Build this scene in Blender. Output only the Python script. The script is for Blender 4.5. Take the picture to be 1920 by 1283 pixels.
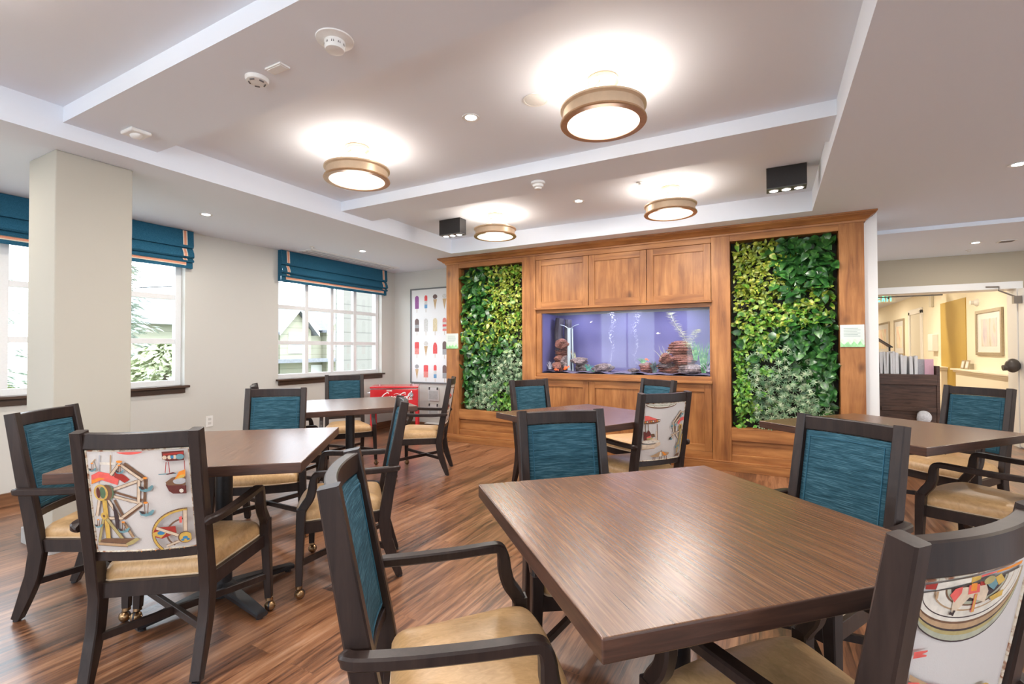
import bpy, math, random
from math import pi, sin, cos, radians
from mathutils import Vector, Matrix

for o in list(bpy.data.objects):
    bpy.data.objects.remove(o, do_unlink=True)
SC = bpy.context.scene
COL = SC.collection
rnd = random.Random(7)

# ------------------------------------------------------------------ camera, world, exposure
YAW, PITCH, ROLL, FPX, CAMZ = -0.4931, 0.0148, -0.0032, 899.0, 1.22
_f = Vector((sin(YAW)*cos(PITCH), cos(YAW)*cos(PITCH), sin(PITCH)))
_r = Vector((cos(YAW), -sin(YAW), 0)); _u = _r.cross(_f)
_r2 = cos(ROLL)*_r + sin(ROLL)*_u; _u2 = -sin(ROLL)*_r + cos(ROLL)*_u
cam_d = bpy.data.cameras.new('camera'); cam = bpy.data.objects.new('camera', cam_d); COL.objects.link(cam)
cam_d.sensor_width = 36; cam_d.lens = FPX*36/1920; cam_d.clip_start = 0.02; cam_d.clip_end = 200
cam.matrix_world = Matrix(((_r2.x, _u2.x, -_f.x, 0), (_r2.y, _u2.y, -_f.y, 0), (_r2.z, _u2.z, -_f.z, CAMZ), (0, 0, 0, 1)))
SC.camera = cam
SC.view_settings.view_transform = 'Standard'; SC.view_settings.look = 'None'
SC.view_settings.gamma = 1; SC.view_settings.use_curve_mapping = False
SC.view_settings.exposure = 1.12
W = bpy.data.worlds.new('sky'); SC.world = W; W.use_nodes = True
_bg = W.node_tree.nodes['Background']; _bg.inputs[0].default_value = (0.80, 0.90, 1.0, 1); _bg.inputs[1].default_value = 3.2
sd = bpy.data.lights.new('sun', 'SUN'); sd.energy = .6; sd.angle = radians(6); sd.color = (1, .95, .88)
sun = bpy.data.objects.new('sun', sd); COL.objects.link(sun)
sun.rotation_euler = Vector((-0.65, 0.25, -0.75)).to_track_quat('-Z', 'Y').to_euler()

# ------------------------------------------------------------------ materials
MATS = {}
def nt(name):
    m = bpy.data.materials.new(name); m.use_nodes = True
    t = m.node_tree; return m, t, t.nodes['Principled BSDF']
def plain(name, col, rough=.5, metal=0, spec=.5, bump=0, bscale=80, emis=None, estr=0, var=0, coat=0, sheen=0):
    if name in MATS: return MATS[name]
    m, t, p = nt(name)
    p.inputs['Base Color'].default_value = (*col, 1); p.inputs['Roughness'].default_value = rough
    p.inputs['Metallic'].default_value = metal; p.inputs['Specular IOR Level'].default_value = spec
    if coat: p.inputs['Coat Weight'].default_value = coat; p.inputs['Coat Roughness'].default_value = .15
    if sheen: p.inputs['Sheen Weight'].default_value = sheen
    if emis: p.inputs['Emission Color'].default_value = (*emis, 1); p.inputs['Emission Strength'].default_value = estr
    if bump or var:
        tc = t.nodes.new('ShaderNodeTexCoord'); n = t.nodes.new('ShaderNodeTexNoise'); n.inputs['Scale'].default_value = bscale; n.inputs['Detail'].default_value = 4
        t.links.new(tc.outputs['Object'], n.inputs['Vector'])
        if bump:
            b = t.nodes.new('ShaderNodeBump'); b.inputs['Strength'].default_value = bump; b.inputs['Distance'].default_value = .004
            t.links.new(n.outputs[0], b.inputs['Height']); t.links.new(b.outputs[0], p.inputs['Normal'])
        if var:
            r = t.nodes.new('ShaderNodeValToRGB'); e = r.color_ramp.elements
            e[0].position = .3; e[0].color = (*[c*(1-var) for c in col], 1); e[1].position = .7; e[1].color = (*[min(1, c*(1+var)) for c in col], 1)
            t.links.new(n.outputs[0], r.inputs[0]); t.links.new(r.outputs[0], p.inputs['Base Color'])
    MATS[name] = m; return m

def streak(name, scale, stops, rough=.4, bump=.15, knots=0, detail=6, dist=.6, rough_var=0, spec=.5, planks=None, coat=0):
    """wood-like: noise stretched by per-axis scale -> ramp; optional planks (w,l) along Y with tone change"""
    m, t, p = nt(name); N = t.nodes.new; L = t.links.new
    tc = N('ShaderNodeTexCoord'); mp = N('ShaderNodeMapping'); mp.inputs['Scale'].default_value = scale
    src = tc.outputs['Object']
    off = None
    if planks:
        br = N('ShaderNodeTexBrick'); br.offset = .37; br.inputs['Scale'].default_value = 1
        br.inputs['Brick Width'].default_value = planks[1]; br.inputs['Row Height'].default_value = planks[0]
        br.inputs['Mortar Size'].default_value = .0012; br.inputs['Mortar Smooth'].default_value = .2
        br.inputs['Color1'].default_value = (0, 0, 0, 1); br.inputs['Color2'].default_value = (1, 1, 1, 1); br.inputs['Mortar'].default_value = (.5, .5, .5, 1); br.inputs['Bias'].default_value = 0
        rot = N('ShaderNodeMapping'); rot.inputs['Rotation'].default_value = (0, 0, pi/2)
        L(src, rot.inputs['Vector']); L(rot.outputs[0], br.inputs['Vector'])
        sc = N('ShaderNodeVectorMath'); sc.operation = 'SCALE'; sc.inputs['Scale'].default_value = 7
        ad = N('ShaderNodeVectorMath'); ad.operation = 'ADD'
        L(br.outputs['Color'], sc.inputs[0]); L(sc.outputs[0], ad.inputs[0]); L(src, ad.inputs[1]); src2 = ad.outputs[0]
    else: src2 = src
    L(src2, mp.inputs['Vector'])
    n = N('ShaderNodeTexNoise'); n.inputs['Scale'].default_value = 1; n.inputs['Detail'].default_value = detail; n.inputs['Roughness'].default_value = .62; n.inputs['Distortion'].default_value = dist
    L(mp.outputs[0], n.inputs['Vector'])
    fac = n.outputs[0]
    if planks:
        mx = N('ShaderNodeMix'); mx.data_type = 'FLOAT'; mx.inputs[0].default_value = .16
        L(fac, mx.inputs[2]); L(br.outputs['Color'], mx.inputs[3]); fac = mx.outputs[0]
    r = N('ShaderNodeValToRGB'); cr = r.color_ramp
    while len(cr.elements) < len(stops): cr.elements.new(.5)
    for e, (q, c) in zip(cr.elements, stops): e.position = q; e.color = (*c, 1)
    L(fac, r.inputs[0]); colo = r.outputs[0]
    if knots:
        v = N('ShaderNodeTexVoronoi'); v.inputs['Scale'].default_value = knots; v.inputs['Randomness'].default_value = 1
        mpk = N('ShaderNodeMapping'); s = Vector(scale); mpk.inputs['Scale'].default_value = tuple(.6+.4*(a/max(s)) for a in s)
        L(src, mpk.inputs['Vector']); L(mpk.outputs[0], v.inputs['Vector'])
        kr = N('ShaderNodeValToRGB'); kr.color_ramp.elements[0].position = .035; kr.color_ramp.elements[0].color = (.25, .2, .18, 1)
        kr.color_ramp.elements[1].position = .13; kr.color_ramp.elements[1].color = (1, 1, 1, 1)
        mm = N('ShaderNodeMix'); mm.data_type = 'RGBA'; mm.blend_type = 'MULTIPLY'; mm.inputs[0].default_value = .75
        L(v.outputs['Distance'], kr.inputs[0]); L(colo, mm.inputs[6]); L(kr.outputs[0], mm.inputs[7]); colo = mm.outputs[2]
        n2 = N('ShaderNodeTexNoise'); n2.inputs['Scale'].default_value = 2.3; n2.inputs['Detail'].default_value = 3
        L(src, n2.inputs['Vector']); k2 = N('ShaderNodeValToRGB'); k2.color_ramp.elements[0].position = .32; k2.color_ramp.elements[0].color = (.62, .56, .54, 1); k2.color_ramp.elements[1].position = .6; k2.color_ramp.elements[1].color = (1, 1, 1, 1)
        m2 = N('ShaderNodeMix'); m2.data_type = 'RGBA'; m2.blend_type = 'MULTIPLY'; m2.inputs[0].default_value = .8
        L(n2.outputs[0], k2.inputs[0]); L(colo, m2.inputs[6]); L(k2.outputs[0], m2.inputs[7]); colo = m2.outputs[2]
    L(colo, p.inputs['Base Color'])
    p.inputs['Roughness'].default_value = rough; p.inputs['Specular IOR Level'].default_value = spec
    if coat: p.inputs['Coat Weight'].default_value = coat; p.inputs['Coat Roughness'].default_value = .2
    if rough_var:
        mr = N('ShaderNodeMapRange'); mr.inputs[3].default_value = rough-rough_var; mr.inputs[4].default_value = rough+rough_var
        L(n.outputs[0], mr.inputs[0]); L(mr.outputs[0], p.inputs['Roughness'])
    if bump:
        b = N('ShaderNodeBump'); b.inputs['Strength'].default_value = bump; b.inputs['Distance'].default_value = .003
        L(n.outputs[0], b.inputs['Height']); L(b.outputs[0], p.inputs['Normal'])
    MATS[name] = m; return m

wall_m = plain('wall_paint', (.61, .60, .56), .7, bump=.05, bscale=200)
pillar_m = plain('pillar_paint_shaded', (.47, .445, .38), .7, bump=.05, bscale=200)  # darker than the wall: shade of the front face put into the colour
ceil_m = plain('ceiling_paint', (.81, .86, .935), .8, bump=.04, bscale=150)
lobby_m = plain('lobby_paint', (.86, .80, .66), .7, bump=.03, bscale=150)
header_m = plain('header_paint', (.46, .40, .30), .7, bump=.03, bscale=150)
white_m = plain('white_trim', (.84, .84, .83), .45, bump=.02, bscale=60)
wht_plastic = plain('white_plastic', (.82, .82, .80), .4, var=.02)
grey_plastic = plain('grey_slots', (.12, .11, .11), .6)
AL = [(.28, (.21, .078, .024)), (.46, (.345, .138, .042)), (.60, (.44, .19, .060)), (.78, (.54, .255, .088))]
wood_v = streak('alder_vertical', (17, 17, 1.6), AL, .42, .08, knots=3.1, spec=.4)
wood_h = streak('alder_horizontal', (1.6, 17, 17), AL, .42, .08, knots=3.1, spec=.4)
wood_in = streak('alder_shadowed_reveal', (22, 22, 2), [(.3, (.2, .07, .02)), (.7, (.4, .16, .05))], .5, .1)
floor_m = streak('plank_floor', (42, 2.6, 1), [(.32, (.035, .015, .008)), (.43, (.12, .048, .022)), (.54, (.25, .105, .046)), (.66, (.38, .185, .092)), (.8, (.50, .31, .20))],
                 .30, .22, planks=(.127, 1.25), rough_var=.07, spec=1.0)
_fp = floor_m.node_tree.nodes['Principled BSDF']; _fp.inputs['Coat Weight'].default_value = .3; _fp.inputs['Coat Roughness'].default_value = .28
sillw = streak('dark_sill_wood', (20, 2, 20), [(.3, (.03, .016, .01)), (.7, (.085, .045, .026))], .4, .1)
basew = streak('baseboard_wood', (3, 3, 30), [(.3, (.10, .040, .018)), (.7, (.26, .12, .055))], .4, .1)
frame_m = streak('espresso_frame', (40, 40, 5), [(.3, (.016, .010, .009)), (.7, (.036, .022, .018))], .36, .06, spec=.36)
table_m = streak('walnut_laminate', (230, 6, 6), [(.30, (.060, .024, .011)), (.5, (.135, .060, .028)), (.68, (.23, .115, .056))], .27, .14, dist=.12, spec=.7)
edge_m = streak('walnut_edge', (5, 5, 60), [(.3, (.03, .014, .010)), (.7, (.10, .045, .028))], .35, .1)
black_m = plain('black_powder_coat', (.018, .018, .022), .4, var=.2)
teal_m = streak('teal_weave', (14, 14, 330), [(.30, (.009, .037, .055)), (.5, (.020, .072, .104)), (.70, (.07, .165, .215))], .85, .35, detail=3, dist=.2, spec=.2)
teal_pipe = plain('teal_piping', (.012, .085, .135), .8, var=.2)
vinyl_m = streak('tan_vinyl', (60, 25, 30), [(.3, (.53, .32, .145)), (.7, (.66, .42, .205))], .36, .18, detail=2, dist=1.5, spec=.5)
vinyl_pipe = plain('tan_piping', (.60, .45, .30), .5, var=.05)
brass_m = plain('aged_brass', (.33, .21, .11), .3, 1.0, var=.25, bscale=30)
linen_m = plain('cream_print_cloth', (.62, .58, .55), .85, bump=.2, bscale=400)
print_pipe = streak('print_piping', (60, 60, 60), [(.35, (.30, .12, .06)), (.5, (.66, .58, .45)), (.7, (.72, .66, .58))], .8, 0, detail=2)
def flat(name, c): return plain('dye_'+name, c, .8, var=.12, bscale=60)
DY = dict(cream=flat('cream', (.66, .52, .38)), brown=flat('brown', (.17, .085, .045)), coral=flat('coral', (.75, .12, .10)), dred=flat('dark_red', (.36, .03, .02)),
          yel=flat('yellow', (.60, .38, .08)), olive=flat('olive', (.42, .34, .14)), green=flat('green', (.10, .17, .09)), teal=flat('teal', (.14, .28, .31)),
          orange=flat('orange', (.78, .26, .03)), dark=flat('dark', (.05, .03, .03)), maroon=flat('maroon', (.12, .025, .02)), blue=flat('blue', (.04, .20, .38)),
          grey=flat('grey', (.42, .42, .44)), sage=flat('sage', (.40, .40, .30)), pale=flat('pale', (.70, .64, .55)), tan=flat('tan', (.45, .29, .16)))

# ------------------------------------------------------------------ mesh builder
class MB:
    def __init__(s): s.v = []; s.f = []; s.mi = []; s.mats = []; s.cur = 0
    def mat(s, m):
        if m not in s.mats: s.mats.append(m)
        s.cur = s.mats.index(m); return s
    def add(s, vs, fs):
        n = len(s.v); s.v.extend(tuple(v) for v in vs)
        for f in fs: s.f.append(tuple(n+i for i in f)); s.mi.append(s.cur)
        return s
    def box(s, x0, x1, y0, y1, z0, z1, M=None):
        vs = [Vector((x, y, z)) for z in (z0, z1) for y in (y0, y1) for x in (x0, x1)]
        if M is not None: vs = [M @ v for v in vs]
        return s.add(vs, [(0, 2, 3, 1), (4, 5, 7, 6), (0, 1, 5, 4), (2, 6, 7, 3), (0, 4, 6, 2), (1, 3, 7, 5)])
    def lathe(s, prof, c=(0, 0, 0), n=32, M=None, close=True):
        vs = []; fs = []
        for r, z in prof:
            for i in range(n):
                a = 2*pi*i/n; v = Vector((r*cos(a), r*sin(a), z))
                if M is not None: v = M @ v
                vs.append(v+Vector(c))
        for k in range(len(prof)-1):
            for i in range(n):
                j = (i+1) % n; fs.append((k*n+i, k*n+j, (k+1)*n+j, (k+1)*n+i))
        if close: fs.append(tuple(range(n))[::-1]); fs.append(tuple((len(prof)-1)*n+i for i in range(n)))
        return s.add(vs, fs)
    def sweep(s, path, side, w, h, ch=.25):
        """rect section with chamfered corners swept along path; w along side, h along normal (number or list)"""
        P = [Vector(p) for p in path]; n = len(P); vs = []; fs = []
        for i, p in enumerate(P):
            t = (P[min(i+1, n-1)]-P[max(i-1, 0)]).normalized(); sd = Vector(side); sd = (sd-sd.dot(t)*t).normalized(); up = sd.cross(t)
            ww = (w[i] if isinstance(w, (list, tuple)) else w)/2; hh = (h[i] if isinstance(h, (list, tuple)) else h)/2; c = min(ww, hh)*ch
            for a, b in ((ww, hh-c), (ww-c, hh), (-ww+c, hh), (-ww, hh-c), (-ww, -hh+c), (-ww+c, -hh), (ww-c, -hh), (ww, -hh+c)): vs.append(p+sd*a+up*b)
        for i in range(n-1):
            for k in range(8):
                j = (k+1) % 8; fs.append((i*8+k, i*8+j, (i+1)*8+j, (i+1)*8+k))
        fs.append(tuple(range(8))[::-1]); fs.append(tuple((n-1)*8+k for k in range(8)))
        return s.add(vs, fs)
    def tube(s, path, r, n=8, closed=False):
        P = [Vector(p) for p in path]; m = len(P); vs = []; fs = []; ref = None
        for i, p in enumerate(P):
            a = P[(i-1) % m] if closed else P[max(i-1, 0)]; b = P[(i+1) % m] if closed else P[min(i+1, m-1)]
            t = (b-a).normalized()
            if ref is None: ref = Vector((0, 0, 1)) if abs(t.z) < .9 else Vector((1, 0, 0))
            x = (ref-ref.dot(t)*t).normalized(); y = t.cross(x); ref = x
            rr = r[i] if isinstance(r, (list, tuple)) else r
            for k in range(n): q = 2*pi*k/n; vs.append(p+x*rr*cos(q)+y*rr*sin(q))
        for i in range(m if closed else m-1):
            for k in range(n):
                j = (k+1) % n; i2 = (i+1) % m; fs.append((i*n+k, i*n+j, i2*n+j, i2*n+k))
        if not closed: fs.append(tuple(range(n))[::-1]); fs.append(tuple((m-1)*n+k for k in range(n)))
        return s.add(vs, fs)
    def blob(s, c, rx, ry, rz, seed=0, amp=.25, nu=12, nv=8, layered=0):
        rr = random.Random(seed); ph = [rr.uniform(0, 6.28) for _ in range(6)]; vs = []; fs = []
        for j in range(nv+1):
            t = pi*j/nv
            for i in range(nu):
                a = 2*pi*i/nu; k = 1+amp*(.5*sin(2*a+ph[0]+2*t)+.4*sin(3*a+ph[1]-3*t)+.3*sin(5*a+ph[2])*sin(4*t+ph[3]))
                if layered: k *= 1+layered*sin(j*3.1+ph[4])
                vs.append((c[0]+rx*k*sin(t)*cos(a), c[1]+ry*k*sin(t)*sin(a), c[2]-rz*cos(t)))
        for j in range(nv):
            for i in range(nu):
                q = (i+1) % nu; fs.append((j*nu+i, j*nu+q, (j+1)*nu+q, (j+1)*nu+i))
        return s.add(vs, fs)
    def build(s, name, parent=None, smooth=True, bevel=0, ang=35, segs=2):
        me = bpy.data.meshes.new(name); me.from_pydata(s.v, [], s.f)
        for m in s.mats: me.materials.append(m)
        me.polygons.foreach_set('material_index', s.mi)
        if smooth:
            me.polygons.foreach_set('use_smooth', [True]*len(s.f)); me.set_sharp_from_angle(angle=radians(ang))
        me.update()
        o = bpy.data.objects.new(name, me); COL.objects.link(o)
        if parent is not None: o.parent = parent
        if bevel:
            b = o.modifiers.new('bevel', 'BEVEL'); b.width = bevel; b.segments = segs; b.limit_method = 'ANGLE'
        return o
def M1(m): return MB().mat(m)
def empty(name, loc=(0, 0, 0), rz=0):
    o = bpy.data.objects.new(name, None); COL.objects.link(o); o.location = loc; o.rotation_euler = (0, 0, rz); o.empty_display_size = .1; return o
def tag(o, label, cat, group=None):
    o['label'] = label; o['category'] = cat
    if group: o['group'] = group
    return o
def struct(o): o['kind'] = 'structure'; return o
def copy_tree(o, parent=None):
    c = o.copy(); COL.objects.link(c)
    if parent is not None: c.parent = parent; c.matrix_parent_inverse = o.matrix_parent_inverse.copy()
    for ch in list(o.children): copy_tree(ch, c)
    return c
def crom(pts, k=5):
    P = [Vector(p) for p in pts]; out = []
    for i in range(len(P)-1):
        a, b, c, d = P[max(i-1, 0)], P[i], P[i+1], P[min(i+2, len(P)-1)]
        for j in range(k):
            t = j/k; out.append(.5*((2*b)+(c-a)*t+(2*a-5*b+4*c-d)*t*t+(3*b-a-3*c+d)*t**3))
    out.append(P[-1]); return out
def lamp(name, kind, loc, power, color, parent=None, size=.1, direction=None, spot=None, blend=.5):
    d = bpy.data.lights.new(name, kind); d.energy = power; d.color = color
    if kind == 'AREA': d.shape = 'DISK'; d.size = size
    elif kind in ('POINT', 'SPOT'): d.shadow_soft_size = size
    if spot: d.spot_size = spot; d.spot_blend = blend
    o = bpy.data.objects.new(name, d); COL.objects.link(o); o.location = loc
    if direction is not None: o.rotation_euler = Vector(direction).to_track_quat('-Z', 'Y').to_euler()
    if parent is not None: o.parent = parent
    return o

# ------------------------------------------------------------------ room shell
XW, YB, ZS, ZT, ZBM = -5.28, 5.86, 2.44, 2.62, 2.53
TX0, TX1, TY1 = -3.56, .345, 5.0
struct(M1(floor_m).box(-5.5, 7, -4, 22.3, -.06, 0).build('floor', smooth=False))
struct(M1(ceil_m).box(TX0-.02, TX1+.02, -3.7, TY1+.02, ZT, ZT+.15).build('ceiling', smooth=False))
b = M1(ceil_m).box(-5.5, TX0, -3.7, 6.1, ZS, ZT+.15).box(TX1, 6.7, -3.7, 6.2, ZS, ZT+.15).box(TX0, TX1, TY1, 6.1, ZS, ZT+.15)
struct(b.build('ceiling_soffit', smooth=False))
struct(M1(ceil_m).box(.86, 6.7, 6.2, 22.2, 2.40, ZT+.15).build('ceiling_hall', smooth=False))
for y0, y1 in ((1.19, 1.67), (3.22, 3.615), (-1.25, -.77)):
    struct(M1(ceil_m).box(TX0, TX1, y0, y1, ZBM, ZT+.02).build('ceiling_beam', smooth=False))
# left (window) wall with openings
WIN = [(-1.86, -.09), (.97, 2.74), (3.80, 5.57)]; WZ0, WZ1 = .86, 2.30  # first opening is unseen, added to let in more daylight
b = M1(wall_m); y = -3.7
for y0, y1 in WIN:
    b.box(XW-.2, XW, y, y0, 0, ZS+.2); b.box(XW-.2, XW, y0, y1, 0, WZ0); b.box(XW-.2, XW, y0, y1, WZ1, ZS+.2); y = y1
b.box(XW-.2, XW, y, 6.1, 0, ZS+.2)
struct(b.build('wall_left', smooth=False))
struct(M1(wall_m).box(XW, .86, YB, 6.1, 0, ZS+.1).build('wall_back', smooth=False))
struct(M1(white_m).box(.66, .86, 5.335, 8.1, 0, ZS).build('wall_divider', smooth=False))
# wall behind the camera with three unseen tall windows added to light the room
RW_ADDED = [(-4.6, -2.9), (-2.1, -.3), (.6, 2.4)]
b = M1(wall_m); x = XW
for x0, x1 in RW_ADDED:
    b.box(x, x0, -3.7, -3.5, 0, ZT+.1); b.box(x0, x1, -3.7, -3.5, 0, .6); b.box(x0, x1, -3.7, -3.5, 2.35, ZT+.1); x = x1
b.box(x, 6.7, -3.7, -3.5, 0, ZT+.1)
struct(b.build('wall_front', smooth=False))
SW_ADDED = [(-2.6, -.6), (.2, 2.2), (3.0, 5.0)]  # unseen side windows, added to light the room from the right
b = M1(wall_m); y = -3.7
for y0, y1 in SW_ADDED:
    b.box(6.5, 6.7, y, y0, 0, ZT); b.box(6.5, 6.7, y0, y1, 0, .7); b.box(6.5, 6.7, y0, y1, 2.3, ZT); y = y1
b.box(6.5, 6.7, y, 22.2, 0, ZT)
struct(b.build('wall_right', smooth=False))
# header wall to the lobby, hall wall
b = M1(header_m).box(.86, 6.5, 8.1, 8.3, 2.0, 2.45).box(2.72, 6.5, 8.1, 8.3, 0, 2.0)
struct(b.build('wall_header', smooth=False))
b = M1(white_m).box(.86, 2.72, 8.06, 8.34, 1.94, 2.03).box(2.66, 2.74, 8.06, 8.34, 0, 1.94)
struct(b.build('trim_1', smooth=False, bevel=.004))
b = M1(lobby_m).box(2.93, 6.5, 8.3, 22.2, 0, 2.42).box(.86, 2.93, 22, 22.2, 0, 2.42).box(.7, .86, 8.1, 22.2, 0, 2.42)
struct(b.build('wall_lobby', smooth=False))
# pillar
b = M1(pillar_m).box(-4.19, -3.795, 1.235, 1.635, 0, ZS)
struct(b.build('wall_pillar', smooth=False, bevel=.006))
struct(M1(plain('pillar_base', (.45, .45, .45), .5, var=.03)).box(-4.205, -3.78, 1.22, 1.65, 0, .1).build('baseboard_pillar', smooth=False, bevel=.003))
# baseboards
struct(M1(basew).box(XW, XW+.018, -3.5, YB, 0, .105).build('baseboard_left', smooth=False, bevel=.003))
struct(M1(basew).box(XW+.018, -3.84, YB-.018, YB, 0, .105).build('baseboard_back', smooth=False, bevel=.003))

# ------------------------------------------------------------------ windows
glass_m, t, p = nt('window_glass'); p.inputs['Base Color'].default_value = (1, 1, 1, 1)
g = t.nodes.new('ShaderNodeBsdfTransparent'); gl = t.nodes.new('ShaderNodeBsdfGlossy'); gl.inputs['Roughness'].default_value = .02
mxs = t.nodes.new('ShaderNodeMixShader'); fr = t.nodes.new('ShaderNodeFresnel'); fr.inputs[0].default_value = 1.45
geo_ = t.nodes.new('ShaderNodeNewGeometry'); sb_ = t.nodes.new('ShaderNodeMath'); sb_.operation = 'SUBTRACT'; sb_.inputs[0].default_value = 1; sb_.use_clamp = True
ml_ = t.nodes.new('ShaderNodeMath'); ml_.operation = 'MULTIPLY'
t.links.new(geo_.outputs['Backfacing'], sb_.inputs[1]); t.links.new(fr.outputs[0], ml_.inputs[0]); t.links.new(sb_.outputs[0], ml_.inputs[1])
t.links.new(ml_.outputs[0], mxs.inputs[0]); t.links.new(g.outputs[0], mxs.inputs[1]); t.links.new(gl.outputs[0], mxs.inputs[2])
t.links.new(mxs.outputs[0], t.nodes['Material Output'].inputs[0])
winf_m = plain('window_frame_white', (.80, .81, .82), .4, var=.02)
def window(n, y0, y1, cols=4):
    xa, xb = XW-.13, XW-.07
    root = struct(empty('window_%d' % n, (XW-.1, (y0+y1)/2, WZ0)))
    def par(o): o.parent = root; o.matrix_parent_inverse = Matrix.Translation(root.location).inverted(); return o
    b = M1(winf_m); fw = .055
    b.box(xa, xb, y0, y0+fw, WZ0, WZ1).box(xa, xb, y1-fw, y1, WZ0, WZ1).box(xa, xb, y0+fw, y1-fw, WZ0, WZ0+fw).box(xa, xb, y0+fw, y1-fw, WZ1-fw, WZ1)
    par(b.build('window_frame', smooth=False, bevel=.003))
    b = M1(winf_m); w = (y1-y0-2*fw)
    for i in range(1, cols):
        c = y0+fw+w*i/cols; b.box(xa+.005, xb-.004, c-.027, c+.027, WZ0+fw, WZ1-fw)
    for z in (1.31, 1.76, 2.2):
        b.box(xa+.008, xb-.007, y0+fw, y1-fw, z-.025, z+.025)
    par(b.build('muntin_grid', smooth=False, bevel=.002))
    par(M1(glass_m).box(XW-.103, XW-.099, y0+fw, y1-fw, WZ0+fw, WZ1-fw).build('window_glass', smooth=False))
    b = M1(sillw).box(XW-.07, XW+.05, y0-.03, y1+.03, WZ0-.022, WZ0+.002).box(XW, XW+.02, y0, y1, WZ0-.075, WZ0-.022)
    par(b.build('window_sill', smooth=False, bevel=.003))
for i, (y0, y1) in enumerate(WIN): window(i+1, y0, y1)
for i, (x0, x1) in enumerate(RW_ADDED):  # frames of the added rear windows
    b = M1(winf_m).box(x0, x0+.05, -3.64, -3.58, .6, 2.35).box(x1-.05, x1, -3.64, -3.58, .6, 2.35).box(x0, x1, -3.64, -3.58, .6, .65).box(x0, x1, -3.64, -3.58, 2.3, 2.35).box((x0+x1)/2-.025, (x0+x1)/2+.025, -3.63, -3.59, .65, 2.3)
    struct(b.build('window_%d' % (i+4), smooth=False))

for i, (y0, y1) in enumerate(SW_ADDED):  # frames of the added side windows
    b = M1(winf_m).box(6.56, 6.62, y0, y0+.05, .7, 2.3).box(6.56, 6.62, y1-.05, y1, .7, 2.3).box(6.56, 6.62, y0, y1, .7, .75).box(6.56, 6.62, y0, y1, 2.25, 2.3).box(6.57, 6.61, (y0+y1)/2-.025, (y0+y1)/2+.025, .75, 2.25)
    struct(b.build('window_%d' % (i+7), smooth=False))

# roman shades
shade_m = streak('shade_cloth', (8, 200, 200), [(.3, (.013, .082, .145)), (.7, (.032, .135, .22))], .85, .2, detail=2, dist=.3, spec=.15)
trim_o = plain('shade_trim_coral', (.74, .32, .20), .8, var=.1, bscale=200); trim_w = plain('shade_trim_cream', (.74, .66, .55), .8, var=.05)
def roman(y0, y1, label):
    root = tag(empty('roman_shade', (XW+.04, (y0+y1)/2, 2.06)), label, 'window shade', 'roman shades on the window wall')
    def par(o): o.parent = root; o.matrix_parent_inverse = Matrix.Translation(root.location).inverted(); return o
    # folded profile (x from wall, z)
    prof = [(.02, 2.438), (.072, 2.436), (.078, 2.35), (.082, 2.285), (.074, 2.262), (.05, 2.262), (.064, 2.25), (.086, 2.205), (.094, 2.172), (.08, 2.158), (.055, 2.165), (.07, 2.15), (.088, 2.13), (.078, 2.115), (.06, 2.12), (.062, 2.09), (.062, 2.055), (.05, 2.055)]
    b = M1(shade_m); ny = 14; vs = []; fs = []
    for j in range(ny+1):
        y = y0+(y1-y0)*j/ny
        for k, (x, z) in enumerate(prof): sag = .006*sin(pi*j/ny)*(1 if k > 6 else .2); vs.append((XW+x+.003*sin(j*1.9+k), y, z-sag))
    n = len(prof)
    for j in range(ny):
        for k in range(n-1): fs.append((j*n+k, j*n+k+1, (j+1)*n+k+1, (j+1)*n+k))
    b.add(vs, fs)
    for y in (y0, y1): b.add([(XW+x, y, z) for x, z in prof]+[(XW+.004, y, 2.055), (XW+.004, y, 2.438)], [tuple(range(n+2))])
    par(b.build('shade_cloth', ang=50))
    b = MB()
    segs = [[(.0745, 2.43), (.0805, 2.35), (.0845, 2.285)], [(.0665, 2.25), (.0885, 2.205), (.0965, 2.172)], [(.0725, 2.15), (.0905, 2.13)]]
    for m, wd, dx in ((trim_w, .042, .0), (trim_o, .022, .0012)):
        b.mat(m)
        for yc in (y0+.085, y1-.085):
            for sg in segs:
                vs = []; fs = []
                for x, z in sg: vs += [(XW+x+.004+dx, yc-wd/2, z), (XW+x+.004+dx, yc+wd/2, z)]
                for k in range(len(sg)-1): fs.append((2*k, 2*k+1, 2*k+3, 2*k+2))
                b.add(vs, fs)
        zc = 2.10; b.box(XW+.06, XW+.0665+dx, y0+.065, y1-.065, zc-wd*.42, zc+wd*.42)
    par(b.build('ribbon_trim', smooth=False))
roman(.94, 2.78, 'folded teal roman shade with coral ribbon on the window beside the pillar')
roman(3.79, 5.61, 'folded teal roman shade with coral ribbon on the window nearest the far corner')

# ------------------------------------------------------------------ wood wall unit with two green walls and the tank opening
YF = 5.27
unit = tag(empty('wood_wall_unit', (-1.54, YF, 0)), 'full-height knotty orange-brown wood wall unit framing fish tank and two green walls', 'built-in cabinet')
def upar(o, root=unit): o.parent = root; o.matrix_parent_inverse = root.matrix_basis.inverted(); return o
for x0, x1 in ((-3.835, -3.635), (-2.69, -2.505), (-.52, -.345), (.565, .755)):
    upar(M1(wood_v).box(x0, x1, YF, YF+.17, .085, 2.375).build('stile', smooth=False, bevel=.003))
def rail(x0, x1, z0, z1, y=YF, d=.05, nm='rail'):
    return upar(M1(wood_h).box(x0, x1, y, y+d, z0, z1).build(nm, smooth=False, bevel=.003))
for x0, x1 in ((-3.635, -2.69), (-.345, .565)):
    rail(x0, x1, 2.295, 2.375, d=.16); rail(x0, x1, .30, .425, YF+.002, .16)
    rail(x0, x1, .16, .30, YF+.03, .03, 'recessed_panel'); rail(x0, x1, .085, .16, YF+.006, .05)
    upar(M1(wood_in).box(x0, x1, YF+.165, YF+.18, .42, 2.3).build('back_board', smooth=False))
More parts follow.
